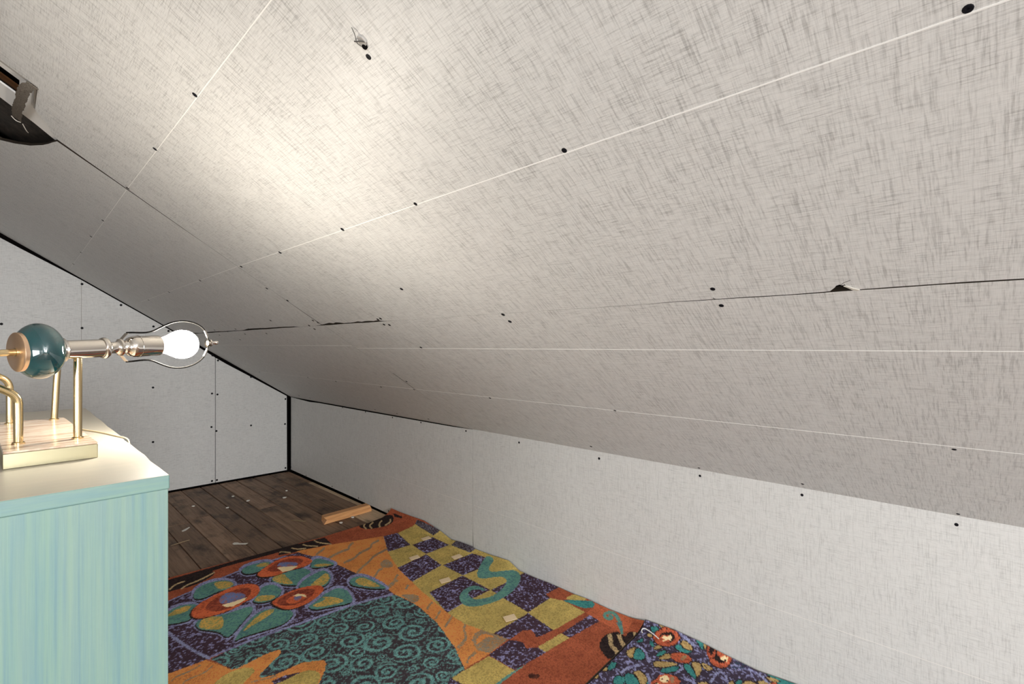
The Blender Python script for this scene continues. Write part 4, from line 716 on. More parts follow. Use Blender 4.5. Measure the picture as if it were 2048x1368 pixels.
# lower sheets
for (a, b, ga, gb, nm) in ((RY0, BUTT - .012, 0, .0008, 'near'), (BUTT - .012, 4.822, .0008, 0, 'far')):
    poly = [(-(a + ga), -.004), (-(b - gb), -.004)]
    poly += [(-y, seam_low(y)) for y in ys_range(b - gb, a + ga, .06)]
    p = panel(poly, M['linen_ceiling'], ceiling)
    if nm == 'near': LOWN = p
    else: LOWF = p
# upper sheets; the far corner of the near sheet is cut away round the hatch
near = [(-RY0, S_TOP), (-RY0, seam_up(RY0))]
for y in ys_range(RY0, .15, .06): near.append((-y, seam_up(y)))
for y, s in NOTCH: near.append((-y, s))
for y in ys_range(.21, BUTT - .003, .03): near.append((-y, seam_up(y)))
BG = lambda s: float(np.interp(s, [1.06, 1.55, 1.62, 1.7, 1.95, 2.14], [.0004, .0004, .0006, .0022, .005, .012]))
for s in (1.3, 1.6, 1.62, 1.7, 1.8, 1.95, 2.05, 2.125): near.append((-(BUTT + .004 - BG(s) + wob(s, 3)), s))
near += [(-2.150, 2.146), (-2.113, 2.157), (-2.085, 2.176), (-2.061, 2.192), (-1.877, 2.192), (-1.877, 2.60), (-1.877, S_TOP)]
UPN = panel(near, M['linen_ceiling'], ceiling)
far = []
for y in ys_range(4.822, BUTT + .004, .06): far.append((-y, seam_up(y)))
for s in (1.3, 1.6, 1.62, 1.7, 1.8, 1.95, 2.05, 2.125): far.append((-(BUTT + .005 + BG(s) * .6 + wob(s, 3)), s))
far += [(-2.245, 2.136), (-2.29, 2.146), (-2.342, 2.160), (-2.443, 2.194), (-2.539, 2.238), (-2.62, 2.284), (-2.66, 2.36), (-2.68, 2.5), (-2.68, S_TOP), (-4.822, S_TOP)]
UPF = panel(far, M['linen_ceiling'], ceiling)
v, f = prism([(-1.877, 2.60), (-2.68, 2.60), (-2.68, S_TOP), (-1.877, S_TOP)], -.012, 0)
mesh_obj('ceiling_panel', v, f, M['linen_ceiling'], ceiling)

# printed white guide lines
def sx(x): return (XK - x) * SLEN
LW = .0019
for X, segs in ((.295, ((UPN, RY0, BUTT - .01), (UPF, BUTT + .015, 4.60))), (.652, ((UPN, RY0, BUTT - .004), (UPF, BUTT + .006, 4.35)))):
    for p, a, b in segs:
        strip(-a, sx(X if a < 2 else X + .001), -b, sx(X + (.001 if b < 3 else .014)), LW, p)
strip(-RY0, sx(1.159), -2.170, sx(1.166), LW, LOWN)
strip(-2.19, sx(1.148), -4.30, sx(1.138), LW, LOWF)
strip(-RY0, sx(1.508), -2.176, sx(1.500), LW, LOWN)
strip(-2.18, sx(1.500), -4.45, sx(1.487), LW, LOWF)
strip(-2.166, sx(1.36), -2.1765, sx(1.505), .003, LOWN, 'board_crack', M['thread'])

def rc(x, y):
    return .0046 if -x < .3 else (.0050 if -x < 1.0 else .0062)
add_screws([(LOWN, -2.178, 9, -1, SEAM), (LOWF, -5, -2.178, -1, SEAM), (UPN, -2.19, 4, SEAM, 9), (UPF, -5, -2.19, SEAM, 9)],
           [(-y, s) for y, s in CEILING_SCREWS], rc)

# torn paper and fibres at the notch and at the old fixing
def fibre(pts, r, parent, name='loose_fibre', mat=None):
    v, f = tube(smooth_path(pts), r, 6)
    return mesh_obj(name, v, f, mat or M['thread'], parent, True)
fibre([(-.184, 1.081, .000), (-.181, 1.088, .004), (-.177, 1.094, .006), (-.168, 1.097, .005)], .0004, UPN)
v, f = prism([(-.164, 1.0635), (-.170, 1.0665), (-.176, 1.0735), (-.181, 1.0785), (-.176, 1.0775), (-.168, 1.0705), (-.160, 1.0655)], .0002, .0022)
mesh_obj('torn_paper_flap', v, f, M['paper'], UPN)
v, f = prism([(-.722, 1.797), (-.716, 1.792), (-.716, 1.783), (-.722, 1.779), (-.729, 1.780), (-.731, 1.786), (-.727, 1.792)], .0, .003)
mesh_obj('torn_paper_flap', v, f, M['core'], UPN)
v, f = lathe((-.7255, 1.7795, -.002), (0, 0, 1), [(0, .0045), (.0055, .0045), (.0056, .002)], 10)
mesh_obj('screw_hole', v, f, M['backing'], UPN)
fibre([(-.721, 1.810, .001), (-.7215, 1.800, .005), (-.728, 1.793, .006), (-.732, 1.788, .004), (-.729, 1.780, .002)], .0006, UPN)
fibre([(-.736, 1.794, .002), (-.729, 1.7925, .006), (-.722, 1.790, .005), (-.717, 1.784, .002)], .0011, UPN)
fibre([(-.4055, 1.0695, .0006), (-.404, 1.0665, .001), (-.400, 1.0645, .0006)], .0008, UPN)

# hatch: recessed white board with a cut-out, raw rafter and roofing felt above it
ring = [(-1.885, 2.175), (-1.885, 2.60), (-1.968, 2.60), (-1.968, 2.243), (-2.090, 2.242), (-2.090, 2.60), (-2.215, 2.60), (-2.218, 2.290), (-2.235, 2.20), (-2.262, 2.13), (-2.13, 2.135), (-2.06, 2.165)]
v, f = prism(ring, -.021, -.016)
mesh_obj('hatch_board', v, f, M['white_board'], ceiling)
v, f = prism([(-1.876, 2.193), (-1.876, 2.60), (-1.902, 2.60), (-1.900, 2.1945)], -.015, -.004)
mesh_obj('hatch_trim', v, f, M['core'], ceiling)
v, f = prism([(-1.900, 2.2015), (-2.064, 2.1985), (-2.064, 2.1915), (-1.885, 2.1915)], -.015, -.004)
mesh_obj('hatch_trim', v, f, M['core'], ceiling)
v, f = prism([(-2.150, 2.20), (-2.26, 2.20), (-2.26, 2.62), (-2.150, 2.62)], -.062, -.046)
mesh_obj('rafter', v, f, M['rafter'], ceiling)
# felt: a sheet bellying in its bay
nu, nv_ = 14, 14
v, f = [], []
for i in range(nu + 1):
    for j in range(nv_ + 1):
        y = 2.16 + (2.72 - 2.16) * i / nu
        s = 2.10 + (2.62 - 2.10) * j / nv_
        bel = math.sin(math.pi * i / nu) * (j / nv_)
        v.append((-y, s, -.044 + .022 * bel + .002 * math.sin(60 * y + 25 * s)))
for i in range(nu):
    for j in range(nv_):
        a = i * (nv_ + 1) + j
        f.append([a, a + 1, a + nv_ + 2, a + nv_ + 1])
fe = mesh_obj('roofing_felt', v, f, M['felt'], ceiling, True)
so = fe.modifiers.new('thick', 'SOLIDIFY'); so.thickness = .002
# fuzzy strip hanging out at the hatch corner
pl = [(-1.880, 2.203, .004), (-1.905, 2.212, .012), (-1.96, 2.217, .018), (-2.06, 2.222, .016), (-2.15, 2.232, .010), (-2.27, 2.238, -.004)]
pl = smooth_path(pl, 3)
v, f = [], []
for i, q in enumerate(pl):
    w = .0125 + random.uniform(-.0022, .0022)
    w2 = .0125 + random.uniform(-.0022, .0022)
    v += [(q.x, q.y - w, q.z), (q.x, q.y + w2, q.z), (q.x, q.y - w, q.z - .003), (q.x, q.y + w2, q.z - .003)]
for i in range(len(pl) - 1):
    a, b = 4 * i, 4 * i + 4
    f += [[a, a + 1, b + 1, b], [a + 2, b + 2, b + 3, a + 3], [a, b, b + 2, a + 2], [a + 1, a + 3, b + 3, b + 1]]
f += [[0, 2, 3, 1], [len(v) - 4, len(v) - 3, len(v) - 1, len(v) - 2]]
mesh_obj('fuzzy_strip', v, f, M['strip'], ceiling)
fibre([(-2.27, 2.226, -.002), (-2.28, 2.238, .0), (-2.27, 2.252, -.002)], .0012, ceiling, 'staple', M['scrap'])
fibre([(-2.28, 2.222, -.004), (-2.31, 2.208, .0), (-2.33, 2.205, -.004)], .0012, ceiling, 'staple', M['scrap'])
v, f = prism([(-2.10, 2.176), (-2.125, 2.168), (-2.13, 2.176), (-2.112, 2.184)], -.016, -.0135)
mesh_obj('torn_paper_flap', v, f, M['core'], ceiling)

# the other half of the roof, behind and left of the camera
LM = axes((0, 1, 0), (1 / SLEN, 0, SL / SLEN), (SL / SLEN, 0, -1 / SLEN), (RX0, 0, LEFT_Z))
v, f = box(RY0 - .08, RY1 + .08, -.12, (RIDGE_X - RX0) * SLEN + .08, -.13, -.075)
lb = mesh_obj('ceiling_backing', v, f, M['backing'], ceiling)
lb.matrix_world = LM
lb.matrix_parent_inverse = CM.inverted()
for a, b in ((RY0, -.2), (-.197, 2.2), (2.203, 4.82)):
    v, f = box(a, b, .003, (RIDGE_X - RX0) * SLEN, -.012, 0)
    o = mesh_obj('ceiling_panel', v, f, M['linen_ceiling'], ceiling)
    o.matrix_parent_inverse = CM.inverted(); o.matrix_basis = LM

# ------------------------------------------------------------------ knee wall (right)
KM = axes((0, -1, 0), (0, 0, 1), (-1, 0, 0), (XK, 0, 0))
v, f = box(-RY1 - .08, -RY0 + .08, -.10, ZK + .10, -.12, -.055)
wall_right = struct('wall_right', v, f, M['backing'], KM)
# dark gap at the corner and a thin one under the slope at the far sheet
def knee_top(y): return ZK - .0012 - float(np.interp(y, [2.17, 2.3, 3.0, 3.6, 4.3, 4.4, 4.8], [.001, .006, .008, .010, .010, .016, .003]))
poly = [(-2.1695, .008)] + [(-y, knee_top(y)) for y in ys_range(2.1695, 4.806, .2)] + [(-4.806, .018), (-3.6, .012), (-3.0, .004)]
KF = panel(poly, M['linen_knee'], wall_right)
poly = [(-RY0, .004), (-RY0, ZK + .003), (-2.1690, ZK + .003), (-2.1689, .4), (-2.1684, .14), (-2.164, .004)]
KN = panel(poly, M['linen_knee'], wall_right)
strip(-RY0, .268, -2.16, .2725, .0016, KN, 'printed_line', M['line_soft'])
strip(-2.175, .2725, -4.1, .277, .0020, KF, 'printed_line', M['line_soft'])
add_screws([(KF, -5, -2.168, 0, 1), (KN, -2.168, 4, 0, 1)], [(-y, z_) for y, z_ in KNEE_SCREWS], lambda x, y: .0048 if -x < 1 else .0058)

# ------------------------------------------------------------------ far gable wall
GM = axes((1, 0, 0), (0, 0, 1), (0, -1, 0), (0, YG, 0))
v, f = prism([(RX0 - .15, -.10), (RX1 + .15, -.10), (RX1 + .15, ZK + .05), (RIDGE_X, RIDGE_Z + .15), (RX0 - .15, LEFT_Z + .05)], -.12, -.055)
wall_back = struct('wall_back', v, f, M['backing'], GM)
def gable_top(x):
    return ZK + SL * (XK - x) - float(np.interp(x, [-.5, -.05, .05, .30, .36, .9, 1.15, 1.28, 1.34, 1.6, 1.87], [.040, .034, .030, .014, .010, .008, .020, .030, .030, .020, .012]))
SG = 1.262
poly = [(SG + .002, .014), (1.868, .014), (1.866, gable_top(1.866))] + [(x, gable_top(x)) for x in ys_range(1.84, SG + .002, .08)]
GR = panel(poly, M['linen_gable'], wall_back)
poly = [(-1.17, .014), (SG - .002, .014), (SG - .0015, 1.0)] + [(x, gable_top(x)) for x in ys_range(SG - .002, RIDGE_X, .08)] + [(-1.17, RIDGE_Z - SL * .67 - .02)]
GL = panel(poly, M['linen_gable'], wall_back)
v, f = prism([(RX0, .014), (-1.173, .014), (-1.173, RIDGE_Z - SL * .673 - .02), (RX0, LEFT_Z - .02)], -.012, 0)
mesh_obj('wall_panel', v, f, M['linen_gable'], wall_back)
strip(.383, .9, .383, 1.68, .003, GL, 'printed_line', M['core'])
add_screws([(GR, SG, 3, 0, 3), (GL, -2, SG, 0, 3)], GABLE_SCREWS, lambda x, y: .0085)

# ------------------------------------------------------------------ walls behind the camera, with unseen windows added round the fill lights
WM = axes((0, 1, 0), (0, 0, 1), (1, 0, 0), (RX0, 0, 0))
def wall_with_opening(name, M_, outer, o0, o1, o2, o3, top):
    """outer x range, opening x o0-o1, z o2-o3; top(x) gives the wall height"""
    x0, x1 = outer
    wall = None
    for (a, b, lo, hi) in ((x0, o0, 0, None), (o1, x1, 0, None), (o0, o1, 0, o2), (o0, o1, o3, None)):
        n = 6
        xs = [a + (b - a) * i / n for i in range(n + 1)]
        if hi is None:
            if a < RIDGE_X < b: xs = sorted(xs + [RIDGE_X])
            pts = [(a, lo if lo else (o3 if (a == o0 and b == o1) else 0)), (b, lo if lo else (o3 if (a == o0 and b == o1) else 0))] + [(x, top(x)) for x in xs[::-1]]
        else:
            pts = [(a, lo), (b, lo), (b, hi), (a, hi)]
        v, f = prism(pts, -.10, 0)
        if wall is None:
            wall = struct(name, v, f, M['linen_knee'], M_)
        else:
            mesh_obj('wall_panel', v, f, M['linen_knee'], wall)
    return wall
wall_with_opening('wall_left', WM, (RY0 - .1, RY1 + .1), -1.72, .22, .47, 1.25 if LEFT_Z > 1.3 else LEFT_Z - .03, lambda x: LEFT_Z + .03)
FM = axes((1, 0, 0), (0, 0, 1), (0, 1, 0), (0, RY0, 0))
FM = axes((-1, 0, 0), (0, 0, 1), (0, 1, 0), (0, RY0, 0))
def rear_top(x):
    X = -x
    return (ZK + SL * (XK - X) if X > RIDGE_X else RIDGE_Z - SL * (RIDGE_X - X)) + .03
RIDGE_KEEP = RIDGE_X
RIDGE_X = -RIDGE_X
wall_with_opening('wall_front', FM, (-RX1 - .1, -RX0 + .1), -.22, 1.32, .74, 1.76, rear_top)
RIDGE_X = RIDGE_KEEP
def added_window(name, M_, x0, x1, z0, z1):
    fr = .05
    v, f = prism([(x0, z0), (x1, z0), (x1, z0 + fr), (x0, z0 + fr)], -.09, -.045)
    w = struct(name, v, f, M['white_board'], M_)
    for (a, b, c_, d) in ((x0, x1, z1 - fr, z1), (x0, x0 + fr, z0 + fr, z1 - fr), (x1 - fr, x1, z0 + fr, z1 - fr), ((x0 + x1) / 2 - .02, (x0 + x1) / 2 + .02, z0 + fr, z1 - fr)):
        v, f = prism([(a, c_), (b, c_), (b, d), (a, d)], -.09, -.045)
        mesh_obj('added_window_frame', v, f, M['white_board'], w)
    return w
added_window('added_window_1', WM, -1.72, .22, .47, 1.25 if LEFT_Z > 1.3 else LEFT_Z - .03)
added_window('added_window_2', FM, -.22, 1.32, .74, 1.76)

# ------------------------------------------------------------------ carpets
PALETTE = {   # colour, speckle colour, speckle amount, speckle size
    'rust': ((160, 78, 44), (134, 62, 38), .35, .005), 'rust2': ((178, 88, 48), (154, 74, 42), .3, .005), 'rustd': ((92, 46, 34), (60, 34, 28), .5, .006),
    'dark': ((50, 38, 36), (34, 26, 28), .4, .006), 'tan': ((176, 150, 104), (120, 96, 70), .3, .005),
    'purple': ((64, 46, 58), (138, 134, 178), .25, .0085), 'dpurple': ((56, 46, 52), (104, 98, 110), .4, .006),
    'orange': ((206, 130, 50), (186, 106, 46), .30, .005), 'grey': ((132, 122, 104), (160, 118, 72), .5, .005),
    'olive': ((178, 155, 76), (158, 132, 62), .35, .006), 'yolive': ((190, 152, 62), (140, 136, 74), .4, .006),
    'teal': ((86, 138, 122), (70, 112, 116), .4, .007), 'teal2': ((50, 130, 124), (36, 104, 108), .4, .006), 'dteal': ((48, 68, 84), (60, 50, 80), .4, .006),
    'lav': ((138, 142, 178), (104, 100, 140), .4, .006), 'blue': ((98, 112, 158), (150, 96, 96), .35, .008),
    'flower': ((202, 92, 40), (176, 72, 36), .35, .008), 'flowerd': ((152, 66, 40), (116, 46, 32), .4, .008), 'flower2': ((186, 86, 48), (150, 64, 40), .4, .006),
    'cream': ((238, 208, 156), (214, 178, 120), .2, .006), 'tan2': ((172, 146, 88), (150, 118, 66), .4, .006),
    'swirl': ((60, 52, 58), (86, 124, 120), .31, .008), 'curl': ((98, 150, 146), (72, 106, 110), .36, .005),
    'floral': ((60, 50, 66), (132, 132, 174), .27, .008),
}
NAMES = list(PALETTE)

def chaikin(p, it=2):
    p = np.array(p, float)
    for _ in range(it):
        q = np.roll(p, -1, axis=0)
        p = np.stack([p * .75 + q * .25, p * .25 + q * .75], 1).reshape(-1, 2)
    return p

def paint_poly(ids, P, poly, cid, only=None):
    lo, hi = poly.min(0), poly.max(0)
    idx = np.nonzero((P[:, 0] >= lo[0]) & (P[:, 0] <= hi[0]) & (P[:, 1] >= lo[1]) & (P[:, 1] <= hi[1]))[0]
    if len(idx) == 0: return
    x, y = P[idx, 0], P[idx, 1]
    ins = np.zeros(len(idx), bool)
    j = len(poly) - 1
    for i in range(len(poly)):
        xi, yi = poly[i]; xj, yj = poly[j]
        if yi != yj:
            c_ = ((yi > y) != (yj > y)) & (x < (xj - xi) * (y - yi) / (yj - yi) + xi)
            ins ^= c_
        j = i
    ids[idx[ins]] = cid

def value_noise(P, size, seed):
    g = np.random.default_rng(seed).random((512, 512))
    q = P / size
    i = np.floor(q).astype(int); fr = q - i
    fr = fr * fr * (3 - 2 * fr)
    a = g[i[:, 0] % 512, i[:, 1] % 512]; b = g[(i[:, 0] + 1) % 512, i[:, 1] % 512]
    c_ = g[i[:, 0] % 512, (i[:, 1] + 1) % 512]; d = g[(i[:, 0] + 1) % 512, (i[:, 1] + 1) % 512]
    return (a * (1 - fr[:, 0]) + b * fr[:, 0]) * (1 - fr[:, 1]) + (c_ * (1 - fr[:, 0]) + d * fr[:, 0]) * fr[:, 1]

CARPET_GAIN = 1.95
def colourise(ids, P):
    out = np.ones((len(ids), 4), np.float32)
    for k, nme in enumerate(NAMES):
        sel = ids == k
        if not sel.any(): continue
        base, spk, amt, size = PALETTE[nme]
        n = .6 * value_noise(P[sel], size, k) + .4 * value_noise(P[sel], size * .45, k + 50)
        w = np.clip((n - (1 - amt) * .78) / .16, 0, 1)[:, None]
        b = np.array(srgb(*base)[:3]); s = np.array(srgb(*spk)[:3])
        c_ = b * (1 - w) + s * w
        g_ = (c_ * (.3, .55, .15)).sum(1, keepdims=True)
        c_ = g_ + (c_ - g_) * .87
        c_ *= (.86 + .28 * value_noise(P[sel], .05, k + 90))[:, None]
        out[sel, :3] = c_ * CARPET_GAIN
    return out

def make_carpet(name, nx, ny, xfun, yfun, zfun, paint, edge_drop):
    """grid of pile with a colour per tuft; xfun/yfun/zfun map the unit square to the laid carpet"""
    U, V = np.meshgrid(np.linspace(0, 1, nx), np.linspace(0, 1, ny), indexing='ij')
    X = xfun(U, V); Y = yfun(U, V, X); Zz = zfun(X, Y, U, V)
    co = np.stack([X, Y, Zz], -1).reshape(-1, 3)
    i = np.arange(nx * ny).reshape(nx, ny)
    q = np.stack([i[:-1, :-1], i[1:, :-1], i[1:, 1:], i[:-1, 1:]], -1).reshape(-1, 4)
    me = bpy.data.meshes.new(name)
    me.vertices.add(len(co)); me.vertices.foreach_set('co', co.astype(np.float32).ravel())
    me.loops.add(q.size); me.loops.foreach_set('vertex_index', q.astype(np.int32).ravel())
    me.polygons.add(len(q)); me.polygons.foreach_set('loop_start', np.arange(0, q.size, 4, dtype=np.int32))
    me.polygons.foreach_set('use_smooth', np.ones(len(q), bool))
    me.update(calc_edges=True)
    stretch = CAM_H / (CAM_H - co[:, 2:3])          # the pile is pulled where the carpet is bent up the wall
    P = co[:, :2] * stretch
    J = P + rng.normal(0, .0013, P.shape)
    col = colourise(paint(J), P)
    at = me.attributes.new('pattern', 'FLOAT_COLOR', 'POINT')
    at.data.foreach_set('color', col.ravel())
    me.materials.append(M['carpet'])
    o = bpy.data.objects.new('pile', me)
    root = empty(name, (0, 0, 0))
    COL.objects.link(o); o.parent = root
    # woven backing: skirt round the border, down to the boards
    border = list(i[:, 0]) + list(i[-1, 1:]) + list(i[-2::-1, -1]) + list(i[0, -2:0:-1])
    border = border[::6]
    top = co[border]; n = len(border)
    v = [tuple(p) for p in top] + [(p[0], p[1], p[2] - edge_drop) for p in top]
    f = [[k, (k + 1) % n, n + (k + 1) % n, n + k] for k in range(n)]
    v2 = [(a, b, c_ - .0006) for a, b, c_ in v[:n]] + v[n:]
    mesh_obj('carpet_backing', v2, f, M['carpet_edge'], root)
    return root

def curl_of(table):
    t_ = sorted(table)
    ys = np.array([a for a, b in t_]); zs = np.array([b for a, b in t_])
    return lambda y: np.interp(y, ys, zs)
curl1 = curl_of(CURL_LARGE); curl2 = curl_of(CURL_SMALL)
WALL_X = 1.8875
TH = .011

def paint_large(P):
    ids = np.full(len(P), NAMES.index('rust'))
    for cls, sm, poly in MOTIFS_LARGE:
        pl_ = chaikin(poly) if sm else np.array(poly, float)
        paint_poly(ids, P, pl_, NAMES.index(cls))
        if cls == 'swirl':
            region = ids == NAMES.index('swirl')
            r2 = np.random.default_rng(5)
            lo, hi = pl_.min(0), pl_.max(0)
            centres = []
            for k_ in range(14000):
                c_ = lo + r2.random(2) * (hi - lo)
                rad = r2.uniform(.046, .066) if k_ < 1500 else (r2.uniform(.034, .046) if k_ < 5000 else r2.uniform(.020, .034))
                if all((c_[0] - q[0]) ** 2 + (c_[1] - q[1]) ** 2 > (.94 * (rad + q[2])) ** 2 for q in centres):
                    centres.append((c_[0], c_[1], rad))
            for (cx_, cy_, rad) in centres:
                d = P - (cx_, cy_)
                near_ = np.nonzero(region & (np.abs(d[:, 0]) < rad * 1.1) & (np.abs(d[:, 1]) < rad * 1.1))[0]
                if not len(near_): continue
                dx, dy = d[near_, 0], d[near_, 1]
                r = np.hypot(dx, dy); th = np.arctan2(dy, dx)
                sgn = r2.choice([-1, 1]); ph = r2.random()
                pitch = rad / r2.uniform(1.5, 2.1)
                fr = (r / pitch - sgn * th / (2 * np.pi) + ph) % 1
                sel = (fr < .42) & (r < rad)
                ids[near_[sel]] = NAMES.index('curl')
    return ids

def paint_small(P):
    ids = np.full(len(P), NAMES.index('floral'))
    r2 = np.random.default_rng(9)
    for _ in range(150):                      # the same floral print goes on beyond the part in view
        c_ = np.array([r2.uniform(.85, 1.9), r2.uniform(-.4, 1.05)])
        if c_[1] > 1.02 - .97 * (c_[0] - 1.44) and c_[1] > .45: continue
        n = r2.integers(3, 6); a0 = r2.random() * 6.28
        for k in range(n):
            a = a0 + k * 6.28 / n + r2.normal(0, .2)
            L = r2.uniform(.05, .08); w = L * .32
            u_ = np.array([math.cos(a), math.sin(a)]); w_ = np.array([-u_[1], u_[0]])
            for ex, cl in ((1.16, 'dark'), (1.0, 'teal2' if r2.random() < .5 else 'tan2')):
                pl_ = np.array([c_, c_ + u_ * L * .4 + w_ * w * ex, c_ + u_ * L * .85 + w_ * w * .7 * ex, c_ + u_ * L * ex, c_ + u_ * L * .8 - w_ * w * .7 * ex, c_ + u_ * L * .4 - w_ * w * ex])
                paint_poly(ids, P, chaikin(pl_), NAMES.index(cl))
        tt = np.linspace(0, 6.28, 14, endpoint=False)
        for rr, cl in ((.036, 'dark'), (.033, 'flower2'), (.018, 'dark'), (.010, 'cream')):
            paint_poly(ids, P, np.stack([c_[0] + rr * np.cos(tt), c_[1] + rr * .8 * np.sin(tt)], 1), NAMES.index(cl))
    for cls, sm, poly in MOTIFS_SMALL:
        paint_poly(ids, P, chaikin(poly) if sm else np.array(poly, float), NAMES.index(cls))
    return ids

def near_edge(X):            # where the large carpet ends towards the room
    return 1.024 + .075 * (X - 1.445)
def far_edge(X):
    return np.interp(X, [.2, .58, 1.0, 1.35, 1.70, 1.83, 1.89], [3.035, 3.028, 3.0, 2.982, 3.005, 3.03, 3.03])
def z_large(X, Y, U, V):
    k = np.clip((X - (WALL_X - .085)) / .085, 0, 1)
    z_ = TH + .0015 * np.sin(5 * X + 3 * Y) + .0012 * np.sin(11 * Y - 4 * X)
    e = np.maximum(curl1(Y) - TH, 0.002)
    return z_ + e * k * k * (.75 + .25 * k) + .007 * np.clip((1.10 - Y) / .08, 0, 1)
large = make_carpet('patterned_carpet', 510, 610,
                    lambda U, V: .20 + U * (WALL_X - .20),
                    lambda U, V, X: near_edge(X) + V * (far_edge(X) - near_edge(X)),
                    z_large, paint_large, TH - .0015)
tag(large, 'large multicoloured carpet with checkerboard, red flowers and teal swirls on the floorboards', 'carpet')

def z_small(X, Y, U, V):
    k = np.clip((X - (WALL_X - .075)) / .075, 0, 1)
    e = np.maximum(curl2(Y) - .010, 0.002)
    return .010 + .0012 * np.sin(7 * X + 5 * Y) + e * k * k
small = make_carpet('floral_carpet', 300, 420,
                    lambda U, V: .82 + U * (WALL_X - .82),
                    lambda U, V, X: -.40 + V * (near_edge(X) - .004 + .40),
                    z_small, paint_small, .0095)
tag(small, 'dark purple carpet with small teal leaves and red-brown flowers along the knee wall', 'carpet')

# ------------------------------------------------------------------ teal dresser
DX0, DX1, DY0, DY1, DH = -.36, .176, .915, 2.095, 1.0
dresser = empty('painted_dresser', ((DX0 + DX1) / 2, (DY0 + DY1) / 2, 0))
tag(dresser, 'tall teal brush-painted wooden dresser with a cream top under the lamp', 'dresser')
PI = Matrix.Translation((-(DX0 + DX1) / 2, -(DY0 + DY1) / 2, 0))
def dpart(name, b, mat, bw=.002):
    v, f = box(*b)
    return bevel(mesh_obj(name, v, f, mat, dresser, matrix=PI), bw)
dpart('side_panel', (DX0 + .002, DX1 - .0015, DY0 + .001, DY0 + .021, 0.0, .9782), M['teal_side'], .0008)
dpart('side_panel', (DX0 + .002, DX1 - .0015, DY1 - .021, DY1 - .001, 0.0, .9775), M['teal_side'], .003)
dpart('back_panel', (DX1 - .0205, DX1 - .0035, DY0 + .021, DY1 - .021, 0.01, .9775), M['teal_side'])
dpart('front_panel', (DX0 + .003, DX0 + .022, DY0 + .021, DY1 - .021, 0.01, .9775), M['teal_side'])
JY = 1.318
for a, b in ((DY0, JY - .0006), (JY + .0006, DY1)):
    ys = ys_range(a, b, .06)
    rim = [(DX0, a)] + [(DX1 + .0009 * math.sin(23 * y) + .0007 * math.sin(51 * y + 1), y) for y in ys] + [(DX0, b)]
    v, f = prism(rim, .9782, DH)
    o = mesh_obj('top_board', v, f, [M['cream_top'], M['teal_edge']], dresser, matrix=PI)
    for k, p in enumerate(o.data.polygons):
        p.material_index = 0 if k == 0 else 1
    bevel(o, .0018, 2)

# ------------------------------------------------------------------ lamp (arm lies level, base stands on the dresser)
LB = Vector((.054, 1.375, DH))
lamp = empty('desk_lamp', LB)
tag(lamp, 'brass lamp with teal globe and bare glowing bulb on the dresser', 'lamp')
LI = Matrix.Translation(-LB)
def lpart(name, vf, mat, parent=None, smooth=True, local=LI):
    o = mesh_obj(name, vf[0], vf[1], mat, parent or lamp, smooth, matrix=LI if parent is None else None)
    if smooth:
        o.data.set_sharp_from_angle(angle=math.radians(38))
    return o
bw, bd, bh, brot = .119, .452, .0285, math.radians(2.2)
c0 = Vector((-.0055, 1.143))
ux = Vector((math.cos(brot), math.sin(brot))); uy = Vector((-math.sin(brot), math.cos(brot)))
def bp(a, b): q = c0 + ux * a + uy * b; return (q.x, q.y)
v, f = prism([bp(0, 0), bp(bw, 0), bp(bw, bd), bp(0, bd)], DH, DH + bh - .0035)
base = bevel(lpart('base', (v, f), M['pale_brass'], smooth=False), .0008, 1)
v, f = prism([bp(.0006, .0006), bp(bw - .0006, .0006), bp(bw - .0006, bd - .0006), bp(.0006, bd - .0006)], DH + bh - .0035, DH + bh)
bevel(lpart('base_top', (v, f), M['stone'], smooth=False), .0006, 1)

AX = Vector((math.cos(math.radians(20)), math.sin(math.radians(20)), .052)).normalized()
AO = Vector((.091, 1.213, CAM_H - .0062))
def at(s): return AO + AX * s
ZB = DH + bh
# posts with small collars
def post(path, r=.0062):
    o = lpart('post', tube(path, r, 16), M['brass'])
    q = Vector(path[0])
    lpart('post_collar', lathe((q.x, q.y, ZB - .0005), (0, 0, 1), [(0, .0088), (.003, .0088), (.0045, .0066)], 20), M['brass'])
    return o
post([(.091, 1.213, ZB - .001), (.0912, 1.213, ZB + .08), (.0914, 1.213, CAM_H - .022)], .0064)
post([(.076, 1.562, ZB - .001), (.080, 1.560, ZB + .09), (.084, 1.558, CAM_H - .012)], .0064)
lpart('cross_rod', tube([(.084, 1.563, CAM_H - .012), (.088, 1.40, CAM_H - .010), (at(-.012).x, at(-.012).y, CAM_H - .008)], .0050, 14), M['brass'])
post(smooth_path([(.0135, 1.222, ZB - .001), (.0135, 1.222, ZB + .055), (.0132, 1.222, ZB + .082), (-.006, 1.216, ZB + .098), (-.040, 1.205, ZB + .116), (-.085, 1.180, ZB + .150), (at(-.175).x, at(-.175).y, at(-.175).z)], 3), .0064)
post(smooth_path([(.0040, 1.545, ZB - .001), (.0040, 1.545, ZB + .06), (.0030, 1.545, ZB + .095), (-.022, 1.535, ZB + .112), (-.060, 1.48, ZB + .130), (-.095, 1.30, ZB + .155), (at(-.175).x, at(-.175).y, at(-.175).z)], 3), .0064)
lpart('rod', lathe(at(-.176), AX, [(0, .0057), (.088, .0057), (.0885, .0075), (.0905, .0075), (.091, .004)], 24), M['brass'])
lpart('hub', lathe(at(-.190), AX, [(0, .002), (.003, .010), (.010, .0135), (.018, .010), (.021, .005)], 24), M['brass'])
lpart('globe_cap', lathe(at(-.0868), AX, [(0, .004), (0, .0322), (.001, .0335), (.0065, .0335), (.0075, .0322), (.0075, .004)], 48), M['copper'])
R0 = .0490
